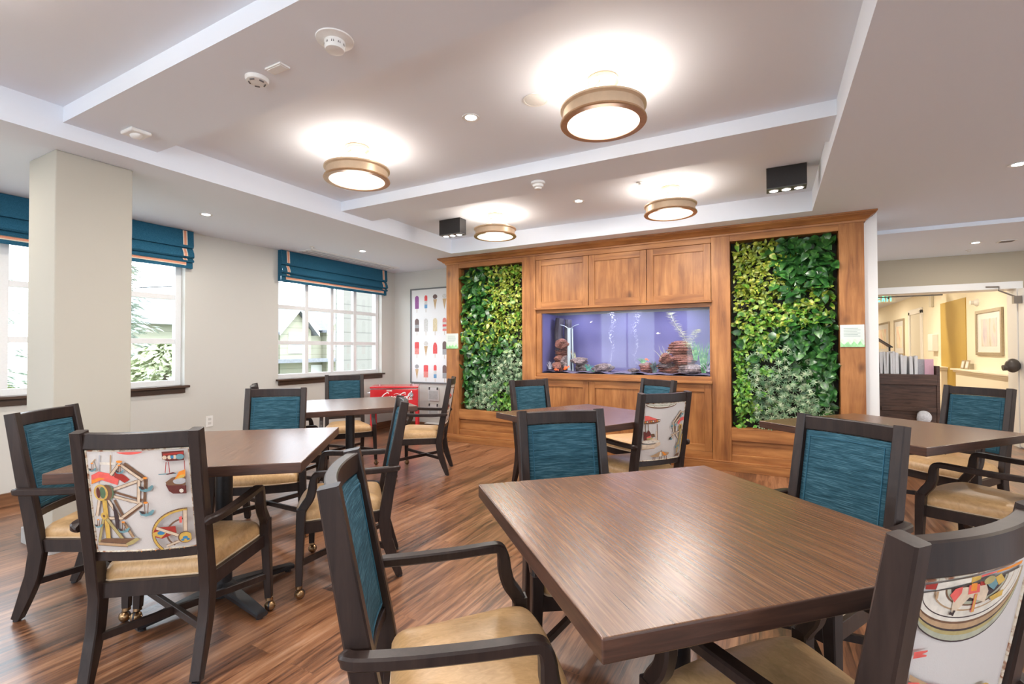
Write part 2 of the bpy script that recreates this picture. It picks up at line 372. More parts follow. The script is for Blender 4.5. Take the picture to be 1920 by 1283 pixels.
rail(-2.505, -.52, 2.30, 2.375, YF+.004)
upar(M1(wood_h).box(-3.835, .755, YF+.18, 5.33, .085, .12).box(.70, .755, YF+.17, 5.45, .085, 2.375).box(-3.835, -3.80, YF+.17, YB, .085, 2.375).build('side_panel', smooth=False))
# doors
def door(x0, x1, z0, z1, nm):
    fw = .072; b = MB().mat(wood_v).box(x0+.003, x0+fw, YF+.004, YF+.028, z0, z1).box(x1-fw, x1-.003, YF+.004, YF+.028, z0, z1)
    b.mat(wood_h).box(x0+fw, x1-fw, YF+.005, YF+.028, z1-fw, z1).box(x0+fw, x1-fw, YF+.005, YF+.028, z0, z0+fw)
    d = upar(b.build('cabinet_door', smooth=False, bevel=.0025))
    pnl = M1(wood_v).box(x0+fw, x1-fw, YF+.018, YF+.026, z0+fw, z1-fw).build('door_panel', smooth=False)
    pnl.parent = d; return d
for x0, x1 in ((-2.503, -1.833), (-1.833, -1.173), (-1.173, -.522)): door(x0, x1, 1.717, 2.297, 'upper')
for x0, x1 in ((-2.503, -1.836), (-1.836, -1.19), (-1.19, -.522)): door(x0, x1, .165, .845, 'lower')
rail(-2.503, -.522, .085, .165, YF+.006)
rail(-2.51, -.515, 1.692, 1.716, YF-.03, .07, 'ledge'); rail(-2.51, -.515, .862, .888, YF-.03, .07, 'ledge')
b = M1(wood_h).box(-2.505, -.52, YF+.02, YF+.05, 1.65, 1.692).box(-2.505, -.52, YF+.02, YF+.05, .888, .93)
b.mat(wood_v).box(-2.505, -2.437, YF+.02, YF+.05, .93, 1.65).box(-.54, -.52, YF+.02, YF+.05, .93, 1.65)
upar(b.build('tank_surround', smooth=False, bevel=.002))
rail(-2.503, -.522, .845, .862, YF+.006)
# plinth and crown (moulded profile)
upar(M1(wood_h).box(-3.85, .775, YF-.045, YF+.05, 0, .078).box(-3.845, .77, YF-.03, YF+.05, .078, .092).build('plinth', smooth=False, bevel=.003))
prof = [(0, 2.355), (-.012, 2.355), (-.014, 2.372), (-.03, 2.378), (-.05, 2.398), (-.075, 2.412), (-.08, 2.422), (-.088, 2.424), (-.088, 2.438), (0, 2.438)]
vs = []; n = len(prof)
for dy, z in prof: vs.append((-3.835+dy, YF+dy, z))
for dy, z in prof: vs.append((.755-dy, YF+dy, z))
fs = [(k, k+1, n+k+1, n+k) for k in range(n-1)]+[(0, n-1, 2*n-1, n)]
vs += [(-3.835+dy, YB-.02, z) for dy, z in prof]+[(.755-dy, 5.33, z) for dy, z in prof]
fs += [(2*n+k, 2*n+k+1, k+1, k) for k in range(n-1)]+[(n+k, n+k+1, 3*n+k+1, 3*n+k) for k in range(n-1)]
upar(M1(wood_h).add(vs, fs).build('crown_moulding', smooth=False))

# ------------------------------------------------------------------ foliage
def leafmat(name, a, bcol, c, rough=.4):
    m, t, p = nt(name); tc = t.nodes.new('ShaderNodeTexCoord'); n = t.nodes.new('ShaderNodeTexNoise'); n.inputs['Scale'].default_value = 22; n.inputs['Detail'].default_value = 2
    r = t.nodes.new('ShaderNodeValToRGB'); r.color_ramp.elements.new(.5)
    for e, q, cc in zip(r.color_ramp.elements, (.36, .52, .66), (a, bcol, c)): e.position = q; e.color = (*cc, 1)
    t.links.new(tc.outputs['Object'], n.inputs['Vector']); t.links.new(n.outputs[0], r.inputs[0]); t.links.new(r.outputs[0], p.inputs['Base Color'])
    p.inputs['Roughness'].default_value = rough; p.inputs['Subsurface Weight'].default_value = 0
    MATS[name] = m; return m
LM = dict(dark=leafmat('pothos_green', (.012, .055, .012), (.022, .10, .02), (.07, .21, .04), .3),
          lime=leafmat('lime_leaf', (.10, .16, .012), (.21, .27, .022), (.42, .42, .07), .4),
          mid=leafmat('variegated_leaf', (.035, .13, .012), (.13, .27, .025), (.46, .50, .11), .35),
          fine=leafmat('umbrella_leaf', (.05, .13, .055), (.15, .25, .12), (.38, .45, .28), .35),
          bright=leafmat('bright_leaf', (.04, .17, .015), (.11, .28, .025), (.26, .40, .05), .4))
def leaf(b, p, tip, nrm, L, Wd, curl=.25, fold=.25):
    """heart/oval leaf: base p, direction tip, face normal nrm"""
    tip = tip.normalized(); sd = tip.cross(nrm).normalized(); nn = sd.cross(tip)
    out = [(0, 0), (.12, .34), (.34, .5), (.62, .4), (.85, .17), (1, 0)]
    vs = []
    for u, w in out:
        c = p+tip*(u*L)-nn*(curl*u*u*L)
        vs.append(c)
        if w: vs.append(c+sd*w*Wd+nn*fold*w*Wd); vs.append(c-sd*w*Wd+nn*fold*w*Wd)
    b.add(vs, [(0, 2, 1), (0, 1, 3)] and [(0, 1, 2), (0, 3, 1), (1, 4, 5, 2), (3, 6, 4, 1), (4, 7, 8, 5), (6, 9, 7, 4), (7, 10, 11, 8), (9, 12, 10, 7), (10, 13, 11), (12, 13, 10)])
# fix vertex layout: centre, +side, -side for each station
def leaf(b, p, tip, nrm, L, Wd, curl=.25, fold=.25):
    tip = tip.normalized(); sd = tip.cross(nrm).normalized(); nn = sd.cross(tip)
    vs = [p]; st = [(.1, .33), (.34, .5), (.62, .4), (.85, .18)]
    for u, w in st:
        c = p+tip*(u*L)-nn*(curl*u*u*L); vs += [c+sd*w*Wd+nn*fold*w*Wd, c, c-sd*w*Wd+nn*fold*w*Wd]
    vs.append(p+tip*L-nn*curl*L)
    fs = [(0, 2, 1), (0, 3, 2)]
    for k in range(3):
        a = 1+3*k; fs += [(a, a+1, a+4, a+3), (a+1, a+2, a+5, a+4)]
    fs += [(10, 11, 13), (11, 12, 13)]
    b.add(vs, fs)
def green_wall(x0, x1, z0, z1, kindf, label, seed):
    rr = random.Random(seed)
    root = tag(empty('living_wall', ((x0+x1)/2, YF+.15, z0)), label, 'green wall', 'planted walls in the wood unit')
    def par(o): o.parent = root; o.matrix_parent_inverse = root.matrix_basis.inverted(); return o
    par(M1(plain('planting_felt', (.02, .022, .014), .9, bump=.4, bscale=60)).box(x0, x1, YF+.135, YF+.165, z0, z1).build('planting_board', smooth=False))
    par_b = {k: M1(LM[k]) for k in LM}
    nm = dict(dark='pothos_foliage', lime='lime_foliage', mid='variegated_foliage', fine='umbrella_plant_foliage', bright='bright_green_foliage')
    yb = YF+.13
    def place(n, layer):
        for _ in range(n):
            u, v = rr.random(), rr.random(); k = kindf(u, v, rr)
            x = x0+.03+(x1-x0-.06)*u; z = z0+.02+(z1-z0-.03)*v
            bulge = .03*sin(u*9+seed)*sin(v*13+seed*2)
            y = yb-.01-layer*rr.uniform(.02, .105)-bulge*layer
            b = par_b[k]
            if k == 'fine':
                if rr.random() > .85: continue
                ax = Vector((rr.uniform(-.5, .5), -1, rr.uniform(-.1, .7))).normalized(); e1 = ax.orthogonal().normalized(); e2 = ax.cross(e1)
                nl = rr.choice((6, 7, 8)); a0 = rr.random()*6.28; L = rr.uniform(.030, .046)
                for q in range(nl):
                    a = a0+2*pi*q/nl; d = e1*cos(a)+e2*sin(a)+ax*.12; leaf(b, Vector((x, y-.02, z)), d, ax, L, L*.30, .35, .15)
            else:
                L = {'dark': rr.uniform(.075, .115), 'mid': rr.uniform(.05, .085), 'lime': rr.uniform(.032, .055), 'bright': rr.uniform(.035, .06)}[k]
                wf = {'dark': .82, 'mid': .68, 'lime': .62, 'bright': .66}[k]
                reps = 1 if k in ('dark', 'mid') else 3
                for _r in range(reps):
                    d = Vector((rr.uniform(-.9, .9), rr.uniform(-.75, -.1), rr.uniform(-1, .5)))
                    nr = Vector((rr.uniform(-.9, .9), -1, rr.uniform(-.2, 1.3)))
                    px = x+rr.uniform(-.02, .02)*(reps > 1); pz = z+rr.uniform(-.025, .025)*(reps > 1)
                    if x0+.02 < px+d.x*L < x1-.02 and pz+d.z*L > z0-.01 and pz+d.z*L < z1-.005: leaf(b, Vector((px, y, pz)), d, nr, L, L*wf*rr.uniform(.85, 1.1), rr.uniform(.1, .5), rr.uniform(.1, .35))
    place(800, .3); place(1050, 1)
    for k, b in par_b.items():
        if b.v: par(b.build(nm[k], ang=80))
def kL(u, v, r):
    j = r.gauss(0, .07); u += j; v += r.gauss(0, .04)
    if v < .13 and u > .62: return 'bright'
    if v < .42 and u > .12+1.9*(v-.12) and v < .12+.42*u+.12: return 'fine'
    if v < .42: return 'dark' if r.random() < .8 else 'mid'
    if u < .42 and v > .62: return 'dark' if r.random() < .75 else 'mid'
    if u > .5 and v > .5: return 'lime' if r.random() < .65 else 'mid'
    return r.choice(('mid', 'mid', 'lime', 'dark'))
def kR(u, v, r):
    u += r.gauss(0, .05); v += r.gauss(0, .035)
    if v < .30 and u > .3 and u < .82+.3*(.3-v): return 'fine'
    if v < .12 and u > .3: return 'fine'
    if v < .42 and .18 < u < .5: return 'fine' if r.random() < .8 else 'bright'
    if v < .38 and u <= .3: return 'bright'
    if v < .55 and u > .5: return 'dark' if (.42 < v or u > .8 or r.random() < .7) else 'fine'
    if v > .72 and u > .48: return 'dark'
    if v > .66 and u <= .55: return 'lime' if r.random() < .8 else 'mid'
    if v > .5: return r.choice(('mid', 'mid', 'lime', 'bright'))
    return r.choice(('mid', 'bright', 'dark'))
green_wall(-3.632, -2.692, .427, 2.293, kL, 'living wall of mixed green foliage left of the fish tank, by the poster', 3)
green_wall(-.342, .562, .427, 2.293, kR, 'living wall with large heart-shaped leaves right of the fish tank', 11)

# info signs on the stiles
sign_w = plain('sign_white', (.60, .64, .60), .25, spec=.6, var=.01); sign_g = plain('sign_green', (.30, .62, .28), .25, var=.35, bscale=25); sign_t = plain('sign_text', (.20, .28, .24), .4)
sign_mx = plain('sign_pale_green', (.55, .78, .52), .25, var=.15, bscale=25)
for xc, w, lab in ((-3.735, .19, 'small white and green information sign on the left post beside the poster'), (.657, .18, 'small white and green information sign on the right post of the wood unit')):
    root = tag(empty('information_sign', (xc, YF-.006, 1.23)), lab, 'sign', 'small signs on the wood posts')
    b = MB().mat(sign_w).box(-w/2, w/2, -.004, .004, 0, .2)
    rr = random.Random(int(xc*100))
    for k, (m, hh) in enumerate(((sign_mx, .075), (sign_g, .045))):
        b.mat(m); N = 18; pts = [(-w/2, -.0046-.0004*k, 0)]+[(-w/2+w*i/N, -.0046-.0004*k, hh*(.7+.3*sin(i*1.3+k)+rr.uniform(-.1, .2))) for i in range(N+1)]+[(w/2, -.0046-.0004*k, 0)]
        b.add(pts, [tuple(range(len(pts)))[::-1]])
    p1 = b.build('sign_plate', root, smooth=False)
    b = M1(sign_t)
    for i in range(6): b.box(-w*.36, w*rr.uniform(.2, .36), -.0056, -.0044, .165-.014*i, .168-.014*i)
    b.build('text_lines', p1, smooth=False)

# ------------------------------------------------------------------ aquarium
AX0, AX1, AY0, AY1, AZ0, AZ1 = -2.437, -.54, YF+.055, 5.80, .92, 1.655
back_m = plain('aquarium_violet_backdrop', (.15, .145, .32), .5, var=.12, bscale=2)
tank = tag(empty('aquarium', ((AX0+AX1)/2, (AY0+AY1)/2, AZ0)), 'wide built-in fish tank with violet backdrop in the centre of the wood unit', 'aquarium')
def tpar(o, r=tank): o.parent = r; o.matrix_parent_inverse = r.matrix_basis.inverted(); return o
tpar(M1(back_m).box(AX0-.01, AX1+.01, AY1, AY1+.01, AZ0, AZ1).box(AX0-.02, AX0-.005, AY0, AY1, AZ0, AZ1).box(AX1+.005, AX1+.02, AY0, AY1, AZ0, AZ1).build('tank_backdrop', smooth=False))
tpar(M1(glass_m).box(AX0, AX1, AY0, AY0+.006, AZ0, AZ1).build('front_glass', smooth=False))
b = M1(plain('aquarium_gravel', (.16, .14, .22), .9, bump=1, bscale=120, var=.6))
nx, ny = 60, 8; vs = []
for j in range(ny+1):
    for i in range(nx+1):
        x = AX0+(AX1-AX0)*i/nx; yy = AY0+.008+(AY1-AY0-.01)*j/ny; vs.append((x, yy, AZ0+.025+.008*sin(i*.9)+.006*sin(j*2+i*.4)+.01*j/ny))
b.add(vs, [(j*(nx+1)+i, j*(nx+1)+i+1, (j+1)*(nx+1)+i+1, (j+1)*(nx+1)+i) for j in range(ny) for i in range(nx)])
b.box(AX0, AX1, AY0+.006, AY1, AZ0-.005, AZ0+.01)
tpar(b.build('gravel_bed'))
lm_blue = plain('tank_lamp_glow', (.9, .9, 1), .5, emis=(.72, .72, 1.0), estr=2)
b = M1(black_m).box(AX0+.1, AX1-.1, 5.45, 5.62, 1.70, 1.73); b.mat(lm_blue).box(AX0+.12, AX1-.12, 5.47, 5.60, 1.694, 1.70)
tl = tpar(b.build('tank_light', smooth=False))
for x in (-2.1, -1.5, -.9):
    l = lamp('tank_glow', 'AREA', (x, 5.54, 1.69), 1.1, (.74, .76, 1.0), size=.22, direction=(0, 0, -1)); l.parent = tank; l.matrix_parent_inverse = tank.matrix_basis.inverted()
# rocks
def rockmat(n, a, c): return streak(n, (22, 22, 75), [(.36, a), (.5, c), (.62, tuple(min(1, q*2.2) for q in c))], .8, .9, detail=6, dist=3)
rkA = rockmat('red_layered_rock', (.03, .010, .015), (.20, .085, .065)); rkB = rockmat('grey_layered_rock', (.04, .03, .04), (.18, .14, .14))
def TX(px): return AX0+(px-150)/(1498-150)*(AX1-AX0)      # tank detail sheet -> metres
def TZ(py): return AZ1-(py-590)/(1125-590)*(AZ1-AZ0)
RK = [(240, 1075, 50, 45, 'A'), (250, 1000, 55, 35, 'A'), (265, 935, 62, 32, 'A'), (280, 860, 55, 42, 'A'), (300, 1035, 40, 60, 'B'), (420, 1080, 40, 40, 'B'), (440, 1015, 60, 32, 'B'), (480, 1075, 35, 35, 'B'),
      (600, 1090, 60, 25, 'B'), (660, 1070, 65, 35, 'B'), (1000, 1070, 55, 45, 'A'), (1260, 910, 90, 60, 'A'), (1160, 985, 50, 40, 'A'), (1290, 1005, 95, 45, 'A'), (1200, 1075, 110, 45, 'A'), (1350, 1075, 100, 40, 'B'), (1160, 1040, 50, 25, 'B'), (890, 1095, 45, 20, 'B')]
RL = ['round red rock at the very bottom left of the aquarium, behind the orange fish', 'red ledge rock second up in the left aquarium stack', 'flat red ledge rock third up in the left aquarium stack', 'topmost red rock of the left aquarium stack',
      'tall grey rock right behind the left red rock stack', 'pale grey rock under the flat slab left of centre in the tank', 'flat dark slab rock resting on two stones left of centre in the tank', 'small grey stone at the right foot of the flat slab',
      'low grey rock left of the tank centre behind the teal plant', 'grey mound rock just left of the tank centre', 'brown rock right of the bubble column, below the green grass plant', 'biggest red rock, topmost of the right aquarium pile', 'small red rock at the left of the right pile, under the big red one',
      'wide brown layered rock second from the top of the right pile', 'wide brown rock at the foot of the right pile', 'grey layered rock in the bottom right corner of the aquarium', 'thin grey stone wedged in the left side of the right pile', 'small pale stone on the gravel between the bubble columns']
for i, ((cx, cy, rx, ry, k), lab) in enumerate(zip(RK, RL)):
    s = (AX1-AX0)/1348; X, Z = TX(cx), max(TZ(cy), AZ0+.02+ry*s*.8)
    b = M1(rkA if k == 'A' else rkB).blob((0, 0, 0), rx*s*1.05, .075, ry*s*1.1, seed=i+3, amp=.42, nu=26, nv=18, layered=.09)
    o = b.build('aquarium_rock', ang=30); o.location = (X, 5.50+.05*(i % 3), Z); tag(o, lab, 'rock', 'rocks in the aquarium')
# plants
def blades(b, c, n, L, spread, wd, rr, up=1.0):
    for _ in range(n):
        a = rr.uniform(0, 6.28); d = Vector((cos(a)*spread*rr.uniform(.3, 1), sin(a)*.35*spread, up)).normalized()
        l = L*rr.uniform(.6, 1); p0 = Vector(c)+Vector((rr.uniform(-.02, .02), rr.uniform(-.02, .02), 0)); pts = [p0+d*(l*t)+Vector((d.x*.3*l*t*t, 0, -.25*l*t*t)) for t in (0, .3, .6, .85, 1)]
        sd = Vector((d.z, 0, -d.x)).normalized(); vs = []
        for p, w in zip(pts, (1, .9, .7, .4, .05)): vs += [p+sd*wd*w, p-sd*wd*w]
        b.add(vs, [(2*k, 2*k+1, 2*k+3, 2*k+2) for k in range(4)])
PLM = dict(grass=leafmat('tank_grass', (.04, .20, .05), (.10, .38, .14), (.35, .55, .25)), teal=leafmat('tank_teal', (.05, .25, .22), (.12, .42, .36), (.3, .6, .5)),
           pale=leafmat('tank_pale', (.45, .45, .55), (.6, .6, .68), (.78, .78, .82)), dkp=leafmat('tank_dark', (.03, .05, .06), (.07, .11, .11), (.15, .22, .2)), yel=leafmat('tank_yellow', (.35, .38, .25), (.55, .58, .35), (.75, .76, .6)))
rr = random.Random(5)
PL = [(1440, 1105, 'grass', 30, .47, .22, .004, 'tall green grass plant at the right end of the aquarium'), (1385, 1000, 'grass', 18, .30, .25, .004, 'shorter green grass plant between the big red rock and the tall grass in the tank'),
      (985, 1025, 'grass', 26, .10, 1.0, .003, 'bushy green grass plant right of the bubble columns'), (530, 1095, 'teal', 22, .12, .8, .004, 'teal tufted plant on the gravel left of the tank centre'),
      (1075, 1100, 'dkp', 22, .20, .35, .005, 'dark leafy plant in front of the right rock pile'), (1150, 1010, 'yel', 14, .25, .5, .002, 'wispy yellowish plant standing left of the big red rock'),
      (1465, 1085, 'pale', 30, .17, 1.0, .004, 'white spiky plant in the bottom right corner of the tank'), (175, 1090, 'pale', 18, .16, .5, .004, 'white lacy plant in the bottom left corner of the tank'),
      (400, 985, 'yel', 8, .13, .4, .003, 'small yellowish sprig above the dark slab rock'), (570, 1110, 'grass', 14, .03, 1.4, .003, 'tiny green tuft on the gravel beside the teal plant')]
for cx, cy, k, n, L, sp, wd, lab in PL:
    b = M1(PLM[k]); blades(b, (0, 0, 0), n, L*1.0, sp, wd, rr); o = b.build('aquarium_plant', smooth=False); o.location = (TX(cx), 5.47, max(AZ0+.03, TZ(cy))); tag(o, lab, 'aquarium plant', 'plants in the aquarium')
b = M1(PLM['yel']); stem = crom([(TX(1330), 5.52, TZ(900)), (TX(1290), 5.52, TZ(800)), (TX(1230), 5.52, TZ(710)), (TX(1190), 5.52, TZ(620))], 8); b.tube(stem, .0018, 5)
for p in stem+crom([(TX(1330), 5.52, TZ(880)), (TX(1370), 5.52, TZ(800)), (TX(1400), 5.52, TZ(760))], 6):
    blades(b, p, 9, .05, 1.6, .0014, rr, .35)
tag(b.build('aquarium_coral', smooth=False), 'pale branching coral-like plant arching over the right rock pile', 'aquarium plant')
b = M1(plain('driftwood_bark', (.05, .045, .06), .8, bump=.8, bscale=40)); b.tube(crom([(TX(215), 5.62, AZ0+.03), (TX(220), 5.62, TZ(900)), (TX(210), 5.62, TZ(760)), (TX(225), 5.62, TZ(625))], 6), .055, 10); b.tube(crom([(TX(300), 5.64, AZ0+.03), (TX(295), 5.64, TZ(800)), (TX(300), 5.64, TZ(640))], 6), .045, 10)
tag(b.build('aquarium_driftwood'), 'dark upright driftwood trunk at the left end of the aquarium', 'driftwood')
b = M1(plain('clear_pipe', (.45, .55, .6), .15, spec=.8)); b.tube([(TX(345), 5.5, AZ0+.03), (TX(345), 5.5, TZ(720))], .022, 12); b.tube([(TX(375), 5.52, AZ0+.03), (TX(370), 5.52, TZ(725))], .010, 10)
for a in (-1, 1): b.tube(crom([(TX(350), 5.5, TZ(735)), (TX(350+a*40), 5.5, TZ(705)), (TX(350+a*85), 5.5, TZ(690))], 4), .004, 6)
tag(b.build('overflow_pipe'), 'pale vertical filter pipe with two spouts near the left end of the tank', 'pipe')
bub = plain('air_bubble', (.75, .78, .95), .05, spec=1, emis=(.6, .62, .9), estr=.0)
for cx, lab in ((725, 'left column of rising air bubbles in the aquarium'), (925, 'right column of rising air bubbles in the aquarium')):
    b = M1(bub)
    for i in range(230):
        t = rr.random()**.8; x = TX(cx)+.018*sin(t*14+cx)+rr.gauss(0, .006+.014*t); z = AZ0+.06+(AZ1-AZ0-.07)*t; r = rr.uniform(.0014, .0036)*(.7+.5*t); y = 5.5+rr.gauss(0, .02)
        b.add([(x+r, y, z), (x-r, y, z), (x, y+r, z), (x, y-r, z), (x, y, z+r), (x, y, z-r)], [(0, 2, 4), (2, 1, 4), (1, 3, 4), (3, 0, 4), (2, 0, 5), (1, 2, 5), (3, 1, 5), (0, 3, 5)])
    o = b.build('bubble_stream'); o['kind'] = 'stuff'; tag(o, lab, 'bubbles')
fish_m = plain('orange_fish_scales', (.9, .13, .02), .35, var=.2, bscale=60)
def fish(L, m=fish_m):
    b = M1(m); n = 10; prof = [(0, .02), (.1, .13), (.28, .2), (.5, .19), (.7, .1), (.82, .05)]; vs = []; fs = []
    for u, r in prof:
        for k in range(n): a = 2*pi*k/n; vs.append((u*L, .45*r*L*cos(a), r*L*sin(a)))
    for i in range(len(prof)-1):
        for k in range(n): j = (k+1) % n; fs.append((i*n+k, i*n+j, (i+1)*n+j, (i+1)*n+k))
    fs += [tuple(range(n))[::-1], tuple((len(prof)-1)*n+k for k in range(n))]; b.add(vs, fs)
    root = b.build('fish')
    f = M1(m).add([(.8*L, 0, .04*L), (1.05*L, .004, .2*L), (.98*L, .002, 0), (1.05*L, -.004, -.2*L), (.8*L, 0, -.04*L)], [(0, 1, 2), (0, 2, 4), (2, 3, 4)]); f.build('tail_fin', root, smooth=False)
    f = M1(m).add([(.25*L, 0, .18*L), (.38*L, 0, .32*L), (.65*L, 0, .2*L), (.68*L, 0, .1*L)], [(0, 1, 2, 3)]); f.build('dorsal_fin', root, smooth=False)
    return root
silver = plain('silver_scales', (.75, .75, .8), .3, var=.2)
for cx, cy, L, rot, m, lab in ((320, 1095, .085, -.5, fish_m, 'orange fish, the larger one, near the bottom left of the aquarium'), (232, 1100, .06, .1, fish_m, 'orange fish, the smaller one, in front of the left rock stack'), (1010, 990, .05, .3, fish_m, 'small orange fish beside the green grass plant right of centre'),
                               (560, 685, .035, -.6, silver, 'tiny silver fish swimming high left of the bubble columns'), (1100, 785, .045, 0, silver, 'tiny silver fish swimming between bubbles and coral')):
    o = fish(L, m); o.location = (TX(cx), 5.40, max(TZ(cy), AZ0+.05)); o.rotation_euler = (0, rot, 0); tag(o, lab, 'fish', 'fish in the aquarium')

# ------------------------------------------------------------------ ceiling fixtures
warm = (1.0, .80, .60)
lampgold = plain('brushed_champagne_metal', (.66, .49, .33), .4, .35, var=.06, bscale=20); rimgold = plain('bronze_rim', (.40, .23, .12), .35, .5, var=.08)
canopy_m = plain('pale_gold_canopy', (.55, .42, .27), .35, .4, var=.05)
diff_m = plain('frosted_diffuser', (.95, .93, .88), .4, emis=(1, .90, .78), estr=.62)
bulb_m = plain('glowing_bulb', (1, 1, 1), .4, emis=(1, .85, .65), estr=4)
def pendant():
    root = empty('ceiling_lamp'); R = .211
    b = M1(canopy_m).lathe([(.078, 2.62), (.082, 2.612), (.08, 2.598), (.06, 2.585), (.045, 2.575), (.012, 2.572)], n=32); b.build('canopy', root)
    b = M1(canopy_m)
    for k in range(3):
        a = 2*pi*k/3+.5; b = M1(canopy_m); b.tube([(.05*cos(a), .05*sin(a), 2.585), (R*.9*cos(a), R*.9*sin(a), 2.46)], .0035, 6); b.build('support_rod', root)
    b = M1(lampgold).lathe([(R-.006, 2.467), (R+.008, 2.467), (R+.008, 2.458), (R+.001, 2.455), (R-.006, 2.45), (R-.007, 2.405), (R+.0, 2.398), (R+.006, 2.395), (R-.008, 2.395), (R-.012, 2.405), (R-.012, 2.455), (R-.006, 2.467)], n=64, close=False); b.build('drum_shade', root)
    b = M1(rimgold).lathe([(R-.026, 2.383), (R+.006, 2.383), (R+.010, 2.388), (R+.008, 2.397), (R-.004, 2.4), (R-.026, 2.391), (R-.026, 2.383)], n=64, close=False); b.build('bottom_rim', root)
    b = M1(diff_m).lathe([(R-.024, 2.386), (R*.6, 2.3845), (R*.2, 2.384), (.001, 2.384)], n=64, close=True); b.build('diffuser', root)
    for k in range(3):
        a = 2*pi*k/3+1.2; b = M1(bulb_m).blob((.09*cos(a), .09*sin(a), 2.43), .022, .022, .022, amp=0, nu=10, nv=6); b.build('bulb', root)
    lamp('lamp_glow', 'POINT', (0, 0, 2.425), 6.3, (1, .93, .87), root, size=.14)
    lamp('lamp_downlight', 'AREA', (0, 0, 2.38), 9, (1, .94, .88), root, size=.38, direction=(0, 0, -1))
    return root
pd = pendant()
PSP = [(-.75, 2.40, 'largest drum ceiling lamp, nearest the camera in the centre bay'), (-2.50, 2.40, 'drum ceiling lamp at the left of the centre bay, nearer the windows'), (-2.50, 4.29, 'drum ceiling lamp in the far bay beside the left black spotlight box'), (-.75, 4.31, 'drum ceiling lamp in the far bay above the tank doors'),
       (-2.5, .2, 'drum ceiling lamp in the near bay overhead, window side'), (-.75, .2, 'drum ceiling lamp in the near bay overhead, straight above the foreground'), (-2.5, -2.2, 'added unseen drum ceiling lamp in the bay behind the camera, window side'), (-.75, -2.2, 'added unseen drum ceiling lamp in the bay behind the camera, inner side')]  # lamps behind the camera are unseen, added to light the room
for i, (x, y, lab) in enumerate(PSP):
    o = pd if i == 0 else copy_tree(pd); o.location = (x, y, 0); tag(o, lab, 'ceiling lamp', 'drum ceiling lamps')
disc_m = plain('downlight_glow', (1, 1, 1), .4, emis=(1, .97, .92), estr=9)
def downlight():
    root = empty('recessed_downlight')
    M1(wht_plastic).lathe([(.030, .004), (.044, .0), (.052, 0), (.053, .003), (.05, .004)], n=32, close=False).build('trim_ring', root)
    M1(disc_m).lathe([(.032, .002), (.001, .002)], n=24).build('lens', root)
    lamp('downlight_beam', 'AREA', (0, 0, -.012), 5, (1, .93, .84), root, size=.06, direction=(0, 0, -1))
    return root
dl = downlight()
DLS = [(-1.575, 2.415, ZT, 'small round recessed light between the two nearer drum lamps'), (-1.58, 4.28, ZT, 'small round recessed light between the two far drum lamps'), (-4.45, 2.48, ZS, 'small recessed light in the soffit near the pillar'), (-4.43, 4.34, ZS, 'small recessed light in the soffit before the far window'),
       (1.47, 4.39, ZS, 'small recessed light in the right soffit at the photo edge'), (2.05, 7.2, 2.40, 'small recessed light before the tan header at right'), (1.47, 2.5, ZS, 'added unseen recessed light in the right soffit beside the camera'), (-4.45, .6, ZS, 'recessed light in the left soffit near the camera'), (1.47, .5, ZS, 'added unseen recessed light in the right soffit near the camera')]  # unseen right soffit lights by the camera added for more room light
for i, (x, y, z, lab) in enumerate(DLS):
    o = dl if i == 0 else copy_tree(dl); o.location = (x, y, z-.005); tag(o, lab, 'downlight', 'round recessed downlights')
for i, (x, y) in enumerate(((1.7, 9.6), (1.7, 12), (1.7, 15), (1.7, 18.5), (3.6, 5.6), (3.6, 3.0), (4.6, 7.2))):  # unseen downlights added to brighten the lobby and the right side
    o = copy_tree(dl); o.location = (x, y, (2.40 if y > 6.2 else ZS)-.005); tag(o, ('first added recessed light in the lobby ceiling past the opening', 'second added recessed light down the lobby hall', 'third added recessed light down the lobby hall', 'farthest added recessed light at the end of the lobby hall', 'added recessed light in the right side ceiling, off the photo edge', 'added recessed light in the right side ceiling, nearer the camera', 'added recessed light right of the tan header')[i], 'downlight', 'added lobby downlights')
    for c in o.children:
        if c.type == 'LIGHT':
            c.data = c.data.copy(); c.data.energy = 18 if y > 8 else 10; c.data.color = (1, .86, .66)
# black triple spotlight boxes
spotlens = plain('spot_lens_glow', (1, 1, 1), .3, emis=(1, .96, .9), estr=14)
def spotbox(xc, yc, target, lab):
    root = tag(empty('spotlight_box', (xc, yc, 2.455)), lab, 'spotlight', 'black triple spotlight boxes')
    M1(plain('spot_black', (.022, .02, .02), .45, var=.1)).box(-.135, .135, -.06, .06, .008, .165).build('housing', root, smooth=False, bevel=.002)
    M1(plain('spot_grey_rim', (.1, .1, .1), .4)).box(-.135, .135, -.06, .06, 0, .0078).build('bottom_plate', root, smooth=False)
    for k in (-1, 0, 1):
        b = M1(wht_plastic).lathe([(.038, -.002), (.030, -.006), (.027, -.001)], c=(.085*k, 0, 0), n=20, close=False); ln = b.build('spot_ring', root)
        M1(spotlens).lathe([(.027, -.004), (.001, -.005)], c=(.085*k, 0, 0), n=20).build('lens', ln)
        d = Vector(target)+Vector((.28*k, 0, 0))-Vector((xc+.085*k, yc, 2.45))
        lamp('spot_beam', 'SPOT', (.085*k, -.0, -.02), 11, (1, .95, .86), root, size=.02, direction=d, spot=radians(75), blend=.8)
spotbox(-3.015, 4.26, (-3.15, 5.3, 1.25), 'black box with three spotlights on the ceiling left, aimed at left green wall')
spotbox(.125, 4.27, (.10, 5.3, 1.25), 'black box with three spotlights on the ceiling right, above right green wall')
